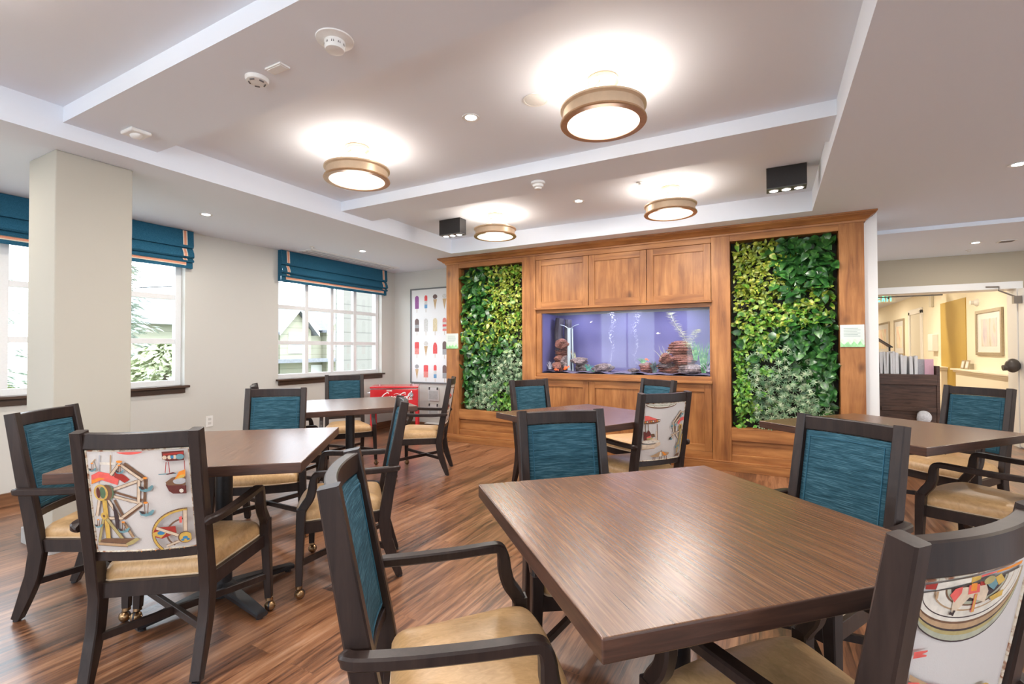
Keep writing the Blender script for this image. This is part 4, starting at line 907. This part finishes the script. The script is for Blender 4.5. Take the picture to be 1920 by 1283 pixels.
TB = [(-.241, 1.422, 44.7, 'big foreground square table with brown woodgrain top, right of centre'), (-2.389, 1.426, 39.0, 'left square table with window glare on its top, beside the ferris wheel chair'),
      (-3.245, 3.037, 56.0, 'far left square table in front of the red cooler and window'), (-1.183, 3.315, 62.6, 'middle far square table below the fish tank, with violet sheen'), (.591, 3.584, 50.0, 'right square table in front of the right green wall')]
for i, (x, y, a, lab) in enumerate(TB):
    o = make_table((5, 45, 80, 20, 20)[i]); o.location = (x, y, 0); o.rotation_euler = (0, 0, radians(a)); tag(o, lab, 'table', 'square dark wood dining tables')

# ------------------------------------------------------------------ poster, cooler, clipboards
def stroke(b, pts, w, M, k=6):
    P = crom([(x, 0, z) for x, z in pts], k); n = len(P); vs = []
    for i, p in enumerate(P):
        t = (P[min(i+1, n-1)]-P[max(i-1, 0)]); t = t.normalized() if t.length > 1e-9 else Vector((1, 0, 0)); nn = Vector((-t.z, 0, t.x)); ww = w*(.45+.55*sin(pi*i/(n-1)))
        vs += [M @ (p+nn*ww/2), M @ (p-nn*ww/2)]
    b.add(vs, [(2*i, 2*i+1, 2*i+3, 2*i+2) for i in range(n-1)])
poster = tag(empty('framed_poster', (-4.31, YB-.012, .70)), 'tall framed print of ice pops and cones on the back wall behind the wood unit', 'picture')
PW, PH = 1.26, 1.46
fr_m = plain('grey_picture_frame', (.16, .17, .18), .4, var=.1); paper = plain('poster_paper', (.80, .81, .82), .25, spec=.5, var=.01)
M1(fr_m).box(-PW/2, -PW/2+.02, -.014, .012, 0, PH).box(PW/2-.02, PW/2, -.014, .012, 0, PH).box(-PW/2+.02, PW/2-.02, -.014, .012, 0, .02).box(-PW/2+.02, PW/2-.02, -.014, .012, PH-.02, PH).build('picture_frame', poster, smooth=False, bevel=.002)
b = M1(paper).box(-PW/2+.02, PW/2-.02, 0, .01, .02, PH-.02)
IC = {k: plain('ice_'+k, v, .5, var=.15, bscale=50) for k, v in dict(purple=(.30, .08, .30), red=(.75, .08, .08), blue=(.15, .35, .60), white=(.62, .62, .60), choc=(.16, .10, .09), cone=(.55, .38, .2), cream=(.72, .62, .40), pink=(.75, .25, .22), orange=(.8, .3, .08), grey=(.35, .35, .36), stick=(.6, .52, .42), green=(.2, .55, .35)).items()}
def pop(cx, cz, w, h, cols, r=.5):
    n = 8; L = [-1, 1]
    zt = cz+h/2; zb = cz-h/2; k = len(cols)
    for i, c in enumerate(cols):
        b.mat(IC[c]); a = zb+(h-w*r)*i/k; d = zb+(h-w*r)*(i+1)/k
        b.add([(cx-w/2, -.001, a), (cx+w/2, -.001, a), (cx+w/2, -.001, d), (cx-w/2, -.001, d)], [(0, 1, 2, 3)])
    zc = zt-w*r; pts = [(cx+w/2*cos(pi*i/n), -.001, zc+w*r*sin(pi*i/n)) for i in range(n+1)]; b.add(pts, [tuple(range(n+1))])
    b.mat(IC['stick']); b.add([(cx-.006, -.0008, zb-.06), (cx+.006, -.0008, zb-.06), (cx+.006, -.0008, zb), (cx-.006, -.0008, zb)], [(0, 1, 2, 3)])
def cone(cx, cz, w, h, top):
    b.mat(IC['cone']); b.add([(cx, -.001, cz-h/2), (cx+w*.42, -.001, cz+h*.12), (cx-w*.42, -.001, cz+h*.12)], [(0, 1, 2)])
    b.mat(IC[top]); n = 12; b.add([(cx+w/2*cos(2*pi*i/n), -.0015, cz+h*.27+w*.42*sin(2*pi*i/n)) for i in range(n)], [tuple(range(n))])
for r_ in range(4):
    z = PH-.21-.355*r_
    for c_ in range(7):
        x = -PW/2+.125+.175*c_
        kind = [['pp', 'rb', 'cc', 'cw', 'og', 'pp', 'cw'], ['pc', 'pw', 'co', 'st', 'pc', 'rb', 'og'], ['pk', 'cw', 'rd', 'gr', 'st', 'pp', 'cc'], ['cg', 'pk', 'rb', 'gr', 'co', 'cw', 'rd']][r_][c_]
        if kind == 'pp': pop(x, z, .075, .2, ['purple'])
        if kind == 'rb': pop(x, z, .055, .2, ['blue', 'white', 'red'])
        if kind == 'cc': cone(x, z, .085, .26, 'choc')
        if kind == 'cw': cone(x, z, .085, .26, 'white')
        if kind == 'cg': cone(x, z, .08, .26, 'grey')
        if kind == 'og': pop(x, z, .07, .18, ['red', 'orange', 'green'])
        if kind == 'pc': pop(x, z, .08, .2, ['choc', 'grey', 'choc'])
        if kind == 'pw': pop(x, z, .075, .2, ['white'])
        if kind == 'co': pop(x, z, .08, .2, ['cream'])
        if kind == 'st': pop(x, z, .07, .2, ['pink', 'white', 'red', 'white', 'pink'])
        if kind == 'pk': pop(x, z, .085, .19, ['pink', 'red'], .1)
        if kind == 'rd': pop(x, z, .08, .17, ['red'], 1.0)
        if kind == 'gr': pop(x, z, .075, .2, ['grey', 'choc'])
b.build('print', poster, smooth=False)
# cooler
red_m = plain('red_enamel', (.62, .012, .02), .25, spec=.6, coat=.5, var=.04, bscale=5); chrome = plain('chrome', (.75, .75, .76), .15, 1.0, var=.03); wlet = plain('white_lettering', (.85, .83, .82), .4)
ck = tag(empty('drinks_cooler', (-4.78, 5.33, 0), radians(36)), 'red retro drinks cooler on legs in the far corner, with white script lettering', 'cooler')
cw, cd = .66, .42
body = M1(red_m).box(-cw/2, cw/2, -cd/2, cd/2, .34, .665).build('body', ck, smooth=False, bevel=.015, segs=3)
M1(red_m).box(-cw/2-.004, cw/2+.004, -cd/2-.006, cd/2+.004, .672, .70).build('lid', ck, smooth=False, bevel=.010, segs=3)
M1(chrome).box(-cw/2-.003, cw/2+.003, -cd/2-.005, cd/2+.003, .664, .673).build('chrome_trim', ck, smooth=False)
for x in (-1, 1):
    for y in (-1, 1):
        lg = M1(red_m).box(x*(cw/2-.02)-.018, x*(cw/2-.02)+.018, y*(cd/2-.02)-.016, y*(cd/2-.02)+.016, .05, .34).build('leg', ck, smooth=False, bevel=.003)
        M1(black_m).lathe([(.025, -.01), (.025, .01)], c=(x*(cw/2-.02), y*(cd/2-.02), .0255), n=18, M=Matrix.Rotation(pi/2, 4, 'Y')).build('wheel', lg)
    M1(chrome).lathe([(.012, 0), (.012, .012), (.002, .014)], c=(x*.24, .12, .70), n=12).build('hinge_knob', ck)
M1(chrome).tube([(-cw/2, -.08, .60), (-cw/2-.05, -.08, .60), (-cw/2-.05, .08, .60), (-cw/2, .08, .60)], .007, 8).build('side_handle', ck)
b = M1(chrome).box(.215, .265, -cd/2-.022, -cd/2, .565, .60); b.blob((.24, -cd/2-.012, .61), .014, .008, .03, amp=0); b.blob((.24, -cd/2-.012, .56), .022, .012, .02, amp=0)
b.build('bottle_opener', ck)
b = M1(wlet); Yl = -cd/2-.0012
def LT(dx, dz, s, sl=.35): return Matrix.Translation((dx, Yl, dz)) @ Matrix(((s, 0, s*sl, 0), (0, 1, 0, 0), (0, 0, s, 0), (0, 0, 0, 1)))
Cc = [(.95, .95), (.75, 1.12), (.45, 1.05), (.15, .7), (.05, .3), (.25, .0), (.6, .02), (.9, .25)]
oo = [(.3, .5), (.1, .4), (.05, .15), (.2, 0), (.38, .1), (.42, .35), (.3, .5), (.45, .48)]; cc = [(.4, .42), (.25, .52), (.08, .35), (.06, .12), (.2, 0), (.42, .12)]
aa = [(.4, .4), (.2, .5), (.05, .25), (.12, .02), (.3, .08), (.42, .45), (.40, .1), (.5, .02), (.6, .1)]; ll = [(.05, .1), (.35, .8), (.3, 1.05), (.16, .8), (.12, .2), (.25, 0), (.4, .1)]
x = -.185; s = .088; zb = .515
for pts, adv in ((Cc, .85), (oo, .46), (cc, .44), (aa, .60)): stroke(b, pts, .17, LT(x, zb, s)); x += adv*s
stroke(b, [(0, .35), (.25, .38)], .13, LT(x, zb, s)); x += .28*s
for pts, adv in ((Cc, .85), (oo, .46), (ll, .42), (aa, .6)): stroke(b, pts, .17, LT(x, zb, s)); x += adv*s
stroke(b, [(0, 1.0), (.5, 1.25), (1.1, 1.05), (1.7, 1.2), (2.4, .95)], .1, LT(-.03, zb, s*.8)); stroke(b, [(0, 0), (.6, -.35), (1.6, -.25), (2.6, -.5)], .12, LT(-.185, zb, s*.8))
# DRINK in block capitals
SEG = dict(D=[[(0, 0), (0, 1)], [(0, 1), (.4, .9), (.55, .5), (.4, .1), (0, 0)]], R=[[(0, 0), (0, 1)], [(0, 1), (.45, .95), (.45, .55), (0, .5)], [(.2, .5), (.5, 0)]], I=[[(.1, 0), (.1, 1)]], N=[[(0, 0), (0, 1)], [(0, 1), (.5, 0)], [(.5, 0), (.5, 1)]], K=[[(0, 0), (0, 1)], [(.5, 1), (0, .45)], [(.1, .5), (.5, 0)]])
x = -.10
def block(b, txt, x, zb, s, Mk, adv=None):
    for ch in txt:
        for seg in SEG[ch]:
            for p, q in zip(seg, seg[1:]):
                d = Vector((q[0]-p[0], 0, q[1]-p[1])).normalized(); n = Vector((-d.z, 0, d.x))*.11; e = d*.05
                vs = [Vector((p[0], 0, p[1]))-e+n, Vector((p[0], 0, p[1]))-e-n, Vector((q[0], 0, q[1]))+e-n, Vector((q[0], 0, q[1]))+e+n]; M_ = Mk(x, zb, s); b.add([M_ @ v for v in vs], [(0, 1, 2, 3)])
        x += s*(.85 if ch != 'I' else .5)
block(b, 'DRINK', -.10, .632, .020, lambda x, z, s: LT(x, z, s, 0))
b.build('lettering', body, smooth=False)
# clipboards and shelf under the poster
for k, (x, z, lab) in enumerate(((-4.50, .44, 'clear clip-hung sheet holder under the poster'), (-4.50, .19, 'second sheet holder hanging below the first under the poster'))):
    root = tag(empty('sheet_holder', (x, YB-.004, z)), lab, 'sheet holder')
    M1(plain('holder_sheet', (.70, .71, .71), .3, var=.03)).box(-.10, .10, -.008, 0, 0, .19).build('sheet', root, smooth=False)
    M1(plain('sheet_print', (.50, .53, .53), .4, var=.1, bscale=60)).box(-.085, .085, -.009, -.008, .02, .15).build('printed_area', root, smooth=False)
    for xx in (-.075, .075): M1(black_m).box(xx-.008, xx+.008, -.018, 0, .165, .205).build('clip', root, smooth=False, bevel=.003)
root = tag(empty('wall_bracket_shelf', (-4.45, YB, .11)), 'low white curved shelf on the wall under the sheet holders', 'shelf')
M1(wht_plastic).box(-.16, .16, -.09, 0, -.015, 0).build('shelf_board', root, smooth=False, bevel=.005)

# ------------------------------------------------------------------ host stand and lobby
hostw = streak('dark_walnut_grain', (6, 6, 55), [(.3, (.035, .017, .012)), (.7, (.13, .068, .045))], .4, .1)
hs = tag(empty('host_stand', (1.20, 6.30, 0)), 'dark brown wooden stand holding papers, at the lobby opening right of the wood unit', 'stand')
b = M1(hostw).box(-.24, -.215, -.18, .18, 0, 1.06).build('side_panel', hs, smooth=False, bevel=.003)
M1(hostw).box(.24, .265, -.18, .18, 0, 1.04).build('side_panel', hs, smooth=False, bevel=.003)
M1(hostw).box(-.215, .24, -.17, -.15, .30, .955).build('front_panel', hs, smooth=False, bevel=.003)
M1(hostw).box(-.215, .24, -.195, -.17, .85, .955).build('top_apron', hs, smooth=False, bevel=.003)
M1(hostw).box(-.215, .24, -.15, .17, .93, .945).build('shelf', hs, smooth=False)
M1(hostw).box(-.215, .24, .15, .17, .05, 1.06).build('back_panel', hs, smooth=False)
M1(hostw).box(-.20, .235, -.19, -.17, .585, .625).build('lower_rail', hs, smooth=False, bevel=.003)
for z in (.45, .75, .9): M1(black_m).blob((.272, -.12, z), .008, .008, .008, amp=0, nu=8, nv=6).build('knob', hs)
sheet_m = plain('menu_sheet_white', (.80, .79, .78), .5, var=.03, bscale=30)
rr = random.Random(9)
for i in range(15):
    x = 1.005+.0215*i+rr.uniform(-.003, .003); h = rr.uniform(.22, .245) - (.035 if i > 7 else 0)
    b = M1(sheet_m); w = .010
    b.box(-w/2, w/2, -.10, .07, 0, h); b.box(-w/2-.004, w/2+.004, -.103, -.099, .005, h-.004)
    o = b.build('folded_menu', smooth=False); o.location = (x, 6.27, .946); o.rotation_euler = (0, rr.uniform(-.03, .03), rr.uniform(-.1, .1))
    tag(o, 'white folded menu in the host stand, %s from the left in the row' % ('first', 'second', 'third', 'fourth', 'fifth', 'sixth', 'seventh', 'eighth', 'ninth', 'tenth', 'eleventh', 'twelfth', 'thirteenth', 'fourteenth', 'fifteenth')[i], 'menu', 'white menus standing in the host stand')
o = M1(plain('pink_paper', (.72, .42, .50), .6, var=.05)).box(-.035, .035, -.002, .004, 0, .16).build('pink_leaflet', smooth=False); o.location = (1.395, 6.17, .946); tag(o, 'pink leaflet standing at the right end of the host stand', 'leaflet')
o = M1(plain('grey_paper', (.45, .45, .48), .6, var=.1)).box(-.03, .03, -.002, .004, 0, .16).build('grey_leaflet', smooth=False); o.location = (1.345, 6.20, .946); tag(o, 'grey leaflet standing just left of the pink leaflet', 'leaflet')
b = M1(plain('net_bag', (.62, .62, .64), .5, bump=1, bscale=60, var=.15)).blob((0, 0, 0), .062, .03, .065, seed=4, amp=.12, nu=18, nv=12)
o = b.build('plastic_bag'); o.location = (1.33, 6.085, .535); tag(o, 'crumpled pale plastic bag hanging low on the front of the host stand', 'bag')
# tablet on pole
ms = tag(empty('reading_stand', (1.22, 6.95, 0)), 'black slanted reading stand on a thin pole behind the host stand', 'stand')
M1(black_m).tube([(0, 0, .02), (0, 0, 1.24)], .009, 10).build('pole', ms); M1(black_m).lathe([(.13, 0), (.13, .012), (.02, .02)], n=24).build('base', ms)
M1(black_m).box(-.12, .12, -.1, .1, -.005, .005, Matrix.Translation((-.08, 0, 1.30)) @ Matrix.Rotation(radians(38), 4, 'Y')).build('desk_plate', ms, smooth=False)
# lobby wall items (wall X = 2.93)
XL = 2.93
och = plain('ochre_paint', (.50, .34, .07), .6, bump=.03, bscale=90)
struct(M1(och).box(XL-.012, XL, 10.76, 12.10, 0, 2.07).build('door_1', smooth=False))
b = M1(white_m).box(XL-.03, XL, 13.35, 13.47, 0, 2.05).box(XL-.03, XL, 14.35, 14.47, 0, 2.05).box(XL-.03, XL, 13.35, 14.47, 1.98, 2.1); struct(b.build('trim_2', smooth=False, bevel=.004))
struct(M1(plain('door_paint', (.72, .69, .60), .5)).box(XL-.008, XL, 13.47, 14.35, 0, 1.98).build('door_2', smooth=False))
def ledge(y0, y1, lab):
    root = tag(empty('lobby_ledge', (XL, (y0+y1)/2, 0)), lab, 'ledge', 'cream ledges along the lobby wall'); h = (y1-y0)/2
    M1(lobby_m).box(-.10, 0, -h, h, 0, .80).build('panel', root, smooth=False, bevel=.004)
    M1(lobby_m).box(-.13, 0, -h-.03, h+.03, .80, .835).box(-.16, 0, -h-.06, h+.06, .835, .862).build('cap_moulding', root, smooth=False, bevel=.005)
ledge(8.75, 10.95, 'long cream ledge under the framed lobby picture, right of the ochre panel'); ledge(11.75, 12.35, 'short cream ledge just left of the ochre lobby panel')
def picture(y0, y1, z0, z1, lab, fm, art, mat_=True, x=XL):
    root = tag(empty('framed_picture', (x, (y0+y1)/2, z0)), lab, 'picture', 'framed pictures along the lobby wall'); h = (y1-y0)/2; H = z1-z0; f = .05
    M1(fm).box(-.03, 0, -h, -h+f, 0, H).box(-.03, 0, h-f, h, 0, H).box(-.03, 0, -h+f, h-f, 0, f).box(-.03, 0, -h+f, h-f, H-f, H).build('picture_frame', root, smooth=False, bevel=.004)
    M1(paper).box(-.012, -.002, -h+f, h-f, f, H-f).build('mat_board', root, smooth=False)
    M1(art).box(-.014, -.012, -h*.58, h*.58, H*.2, H*.8).build('artwork', root, smooth=False)
champ = plain('champagne_frame', (.45, .38, .28), .35, .6, var=.1)
art1 = streak('soft_abstract', (3, 9, 2), [(.3, (.42, .38, .22)), (.5, (.70, .66, .66)), (.7, (.50, .45, .58))], .5, 0)
art2 = streak('pink_abstract', (3, 5, 3), [(.35, (.75, .45, .35)), (.5, (.82, .74, .60)), (.7, (.62, .55, .35))], .5, 0)
picture(9.29, 10.28, 1.10, 1.80, 'framed soft abstract picture on the cream lobby wall above the ledge', champ, art1)
picture(14.95, 16.0, 1.03, 1.95, 'framed pinkish picture farther down the hall wall, left of the door', champ, art2)
picture(16.6, 18.6, 1.0, 1.95, 'framed reddish picture farthest down the hall wall', champ, art2)
# dispenser, speaker, sconce, leaflet stands, exit sign
b = M1(wht_plastic).box(-.10, 0, -.14, .14, 0, .34); o = b.build('towel_dispenser', smooth=False, bevel=.012, segs=3); o.location = (XL, 12.45, 1.15); tag(o, 'white wall dispenser left of the ochre panel', 'dispenser')
b = M1(plain('alarm_beige', (.62, .58, .48), .5, var=.05)).box(-.05, 0, -.07, .07, 0, .26); o = b.build('door_chime', smooth=False, bevel=.006); o.location = (XL, 12.62, 2.05); tag(o, 'small beige box high on the lobby wall left of the ochre panel', 'wall box')
b = M1(wht_plastic).lathe([(.06, 0), (.055, .02), (.03, .05), (.035, .09), (.001, .10)], n=20, M=Matrix.Rotation(-pi/2, 4, 'Y')); o = b.build('wall_sensor'); o.location = (XL, 10.25, 1.94); tag(o, 'white round wall sensor above the framed lobby picture', 'sensor')
for k, y in enumerate((10.70, 10.50)):
    root = tag(empty('photo_frame', (XL-.08, y, .863)), ('small standing frame on the ledge, nearer the ochre panel', 'small standing frame on the ledge, second from the ochre panel')[k], 'photo frame')
    Mx = Matrix.Rotation(radians(10), 4, 'Y'); M1(champ).box(-.006, .006, -.075, .075, 0, .15, Mx).build('frame', root, smooth=False); M1(paper).box(-.008, -.006, -.055, .055, .02, .13, Mx).build('card', root, smooth=False)
b = M1(plain('dark_bronze', (.10, .085, .075), .4, .4, var=.1)).blob((0, 0, 0), .07, .06, .085, amp=.05, nu=18, nv=12); b.tube([(0, 0, -.02), (-.09, 0, -.03)], .035, 12); o = b.build('wall_telephone'); o.location = (2.60, 8.02, 1.0); tag(o, 'dark rounded wall fitting low at the right photo edge', 'wall fitting')
# door leaf edge with dark hinges and closer arm
lf = struct(empty('door_3', (2.70, 8.06, 0)))
M1(white_m).box(-.035, .035, -.75, -.02, .02, 1.93).build('door_leaf', lf, smooth=False, bevel=.003)
for z in (.35, 1.02, 1.68): M1(plain('hinge_bronze', (.16, .10, .07), .4, .5)).box(-.042, .042, -.76, -.66, z, z+.10).build('hinge', lf, smooth=False)
b = M1(plain('closer_metal', (.25, .22, .19), .4, .5)).tube([(2.62, 7.95, 1.83), (2.48, 8.0, 1.92), (2.50, 8.05, 1.97), (2.38, 8.06, 1.975)], .009, 8).box(2.59, 2.66, 7.92, 7.98, 1.75, 1.84); tag(b.build('door_closer', smooth=False), 'dark metal door closer arm under the header at right', 'door closer')
b = M1(plain('track_metal', (.08, .07, .06), .4, .5)).box(1.2, 1.98, 8.10, 8.13, 1.90, 1.915).tube([(1.42, 8.12, 1.91), (1.42, 8.12, 1.88)], .01, 8); tag(b.build('sliding_track', smooth=False), 'thin dark track along the underside of the lobby opening', 'rail')
exg = plain('exit_green_glow', (.1, .6, .35), .4, emis=(.10, .75, .45), estr=1.6); 
ex = tag(empty('exit_sign', (2.03, 11.9, 2.12)), 'green and white exit sign hanging from the hall ceiling, partly hidden by the wall edge', 'exit sign')
M1(wht_plastic).box(-.16, .16, -.02, .02, 0, .2).build('sign_box', ex, smooth=False, bevel=.004); M1(wht_plastic).tube([(0, 0, .2), (0, 0, .28)], .01, 8).build('hanger', ex)
SEG.update(E=[[(.5, 1), (0, 1), (0, 0), (.5, 0)], [(0, .5), (.4, .5)]], X=[[(0, 0), (.5, 1)], [(0, 1), (.5, 0)]], T=[[(0, 1), (.5, 1)], [(.25, 1), (.25, 0)]])
b = M1(exg); block(b, 'EXIT', -.125, .03, .14*.62, lambda x, z, s: Matrix.Translation((x, -.0215, z)) @ Matrix.Diagonal((s*.95, 1, s*1.65, 1))); b.build('sign_letters', ex, smooth=False)

# ------------------------------------------------------------------ outdoors
grass_m = plain('ground_cover', (.24, .26, .19), .9, bump=.5, bscale=3, var=.2)
tag(M1(grass_m).box(-60, -5.6, -30, 60, -.75, -.65).build('outdoor_ground', smooth=False), 'pale ground outside the windows', 'ground')
bpy.data.objects['outdoor_ground']['kind'] = 'stuff'
def siding(name, c): 
    m, t, p = nt(name); tc = t.nodes.new('ShaderNodeTexCoord'); sp = t.nodes.new('ShaderNodeSeparateXYZ'); mt = t.nodes.new('ShaderNodeMath'); mt.operation = 'MULTIPLY'; mt.inputs[1].default_value = 3.1
    fr_ = t.nodes.new('ShaderNodeMath'); fr_.operation = 'FRACT'; r = t.nodes.new('ShaderNodeValToRGB'); r.color_ramp.elements[0].position = .0; r.color_ramp.elements[0].color = (*[q*.45 for q in c], 1); r.color_ramp.elements[1].position = .09; r.color_ramp.elements[1].color = (*c, 1)
    t.links.new(tc.outputs['Object'], sp.inputs[0]); t.links.new(sp.outputs[2], mt.inputs[0]); t.links.new(mt.outputs[0], fr_.inputs[0]); t.links.new(fr_.outputs[0], r.inputs[0]); t.links.new(r.outputs[0], p.inputs['Base Color']); p.inputs['Roughness'].default_value = .8; return m
sidA = siding('beige_siding', (.20, .195, .17)); sidB = siding('yellow_siding', (.34, .335, .25)); roofm = plain('grey_shingles', (.20, .21, .23), .9, bump=.4, bscale=12, var=.15)
wing = tag(empty('neighbour_wing', (-8.6, 10, -.65)), 'beige clapboard building wall close outside the far window', 'building')
def wp(o, r): o.parent = r; o.matrix_parent_inverse = r.matrix_basis.inverted(); return o
wp(M1(sidA).box(-8.75, -8.6, 7.75, 14, -.65, 7).build('wall', smooth=False), wing); wp(M1(white_m).box(-8.62, -8.57, 7.68, 7.82, -.65, 7).build('corner_board', smooth=False), wing)
def gable(yc, w, zb, zr, x, lab, xb=6):
    root = tag(empty('gabled_house', (x, yc, -.65)), lab, 'house')
    h = w/2
    b = M1(sidB).add([(x, yc-h, -.65), (x, yc+h, -.65), (x, yc+h, zb), (x, yc, zr), (x, yc-h, zb), (x-xb, yc-h, -.65), (x-xb, yc+h, -.65), (x-xb, yc+h, zb), (x-xb, yc, zr), (x-xb, yc-h, zb)], [(0, 1, 2, 3, 4), (5, 9, 8, 7, 6), (1, 6, 7, 2), (0, 4, 9, 5)]); wp(b.build('wall', smooth=False), root)
    o_ = .25; sl = (zr-zb)/h; b = M1(roofm)
    for s in (-1, 1): b.add([(x+.3, yc, zr+.05), (x+.3, yc+s*(h+o_), zb-sl*o_+.05), (x-xb, yc+s*(h+o_), zb-sl*o_+.05), (x-xb, yc, zr+.05), (x+.3, yc, zr+.17), (x+.3, yc+s*(h+o_), zb-sl*o_+.17), (x-xb, yc+s*(h+o_), zb-sl*o_+.17), (x-xb, yc, zr+.17)], [(0, 1, 2, 3), (4, 5, 6, 7), (0, 1, 5, 4), (1, 2, 6, 5), (0, 3, 7, 4)])
    wp(b.build('roof', smooth=False), root)
    b = M1(white_m)
    for s in (-1, 1): b.add([(x+.32, yc, zr+.2), (x+.32, yc+s*(h+o_), zb-sl*o_+.2), (x+.32, yc+s*(h+o_), zb-sl*o_-.0), (x+.32, yc, zr-.02)], [(0, 1, 2, 3)])
    wp(b.build('barge_board', smooth=False), root)
    wz = zb-.1
    f = wp(M1(white_m).box(x, x+.05, yc-.42, yc+.42, wz-1.0, wz).build('window', smooth=False), root)
    wp(M1(plain('far_pane', (.25, .33, .36), .1)).box(x+.05, x+.06, yc-.34, yc+.34, wz-.92, wz-.08).build('pane', smooth=False), f)
gable(15.35, 1.7, 2.15, 3.1, -20, 'pale yellow gabled house seen in the left panes of the far window'); gable(18.0, 1.7, 2.3, 3.2, -20, 'pale yellow gabled house seen in the middle panes of the far window')
root = tag(empty('long_house', (-20.5, 15, -.65)), 'long pale yellow house with grey roof behind the two gables', 'house')
wp(M1(sidB).box(-25, -20.4, 8, 30, -.65, 2.25).build('wall', smooth=False), root)
wp(M1(roofm).add([(-20, 8, 2.2), (-20, 30, 2.2), (-23, 30, 3.55), (-23, 8, 3.55), (-26, 8, 2.2), (-26, 30, 2.2)], [(0, 1, 2, 3), (3, 2, 5, 4)]).box(-20.4, -19.2, 12, 30, .62, .78).build('roof', smooth=False), root)
wp(M1(white_m).box(-20.4, -20.35, 16.4, 17.3, -.6, .45).build('garage_door', smooth=False), root)
o = M1(black_m).tube([(-19, 8, 3.3), (-19, 15, 4.4), (-19, 24, 6)], .02, 5).build('power_line'); tag(o, 'thin dark overhead wire crossing the sky in the far window', 'wire')
treem = leafmat('glow_paled_foliage', (.20, .24, .20), (.36, .41, .34), (.56, .60, .52), .9); treeb = leafmat('distant_bush', (.22, .26, .14), (.40, .44, .26), (.60, .62, .42), .9); bark = plain('bark', (.12, .09, .07), .9, var=.2)  # tree leaf tones paled to carry the overexposed glow outside
def tree(x, y, H, R_, kind, lab, seed):
    rr = random.Random(seed); root = tag(empty('conifer_tree' if kind else 'leafy_bush', (x, y, -.65)), lab, 'tree' if kind else 'bush', 'trees outside the windows')
    M1(bark).tube([(0, 0, 0), (0, 0, H*.9)], [.12, .03], 8).build('trunk', root)
    b = M1(treem if kind else treeb)
    for i in range(2600 if kind else 1500):
        t = rr.random()**(1.4 if kind else .8); a = rr.random()*6.28
        if kind: z = H*(.08+.92*t); tier = .75+.35*sin(z*9+seed)*1; rad = R_*(1-t)**.8*tier*rr.uniform(.35, 1.05)
        else: z = H*t; rad = R_*sin(pi*min(1, .15+t*.85))**.6*rr.uniform(.4, 1)
        p = Vector((rad*cos(a), rad*sin(a), z-.25*rad*(kind))); s = rr.uniform(.07, .16)
        d = Vector((cos(a), sin(a), rr.uniform(-.5, .2))); n = Vector((rr.uniform(-1, 1), rr.uniform(-1, 1), 1)); leaf(b, p, d, n, s*1.7, s*(.5 if kind else .9), .3, .1)
    b.build('foliage', root, smooth=False)
tree(-14.5, 3.2, 4.9, 1.9, 1, 'tall conifer outside, in the window left of the pillar', 1)
tree(-16, 6.6, 5.0, 1.3, 1, 'tall conifer outside, just right of the pillar in the window', 2); tree(-17, 9.2, 3.6, 1.3, 1, 'smaller conifer outside in the right pane beside the pillar', 5)
tree(-11.5, 5.6, 2.0, 1.1, 0, 'yellow-green bush outside low in the window beside the pillar', 3); tree(-10, 2.4, 1.4, .8, 0, 'bush outside low in the window left of the pillar', 4)
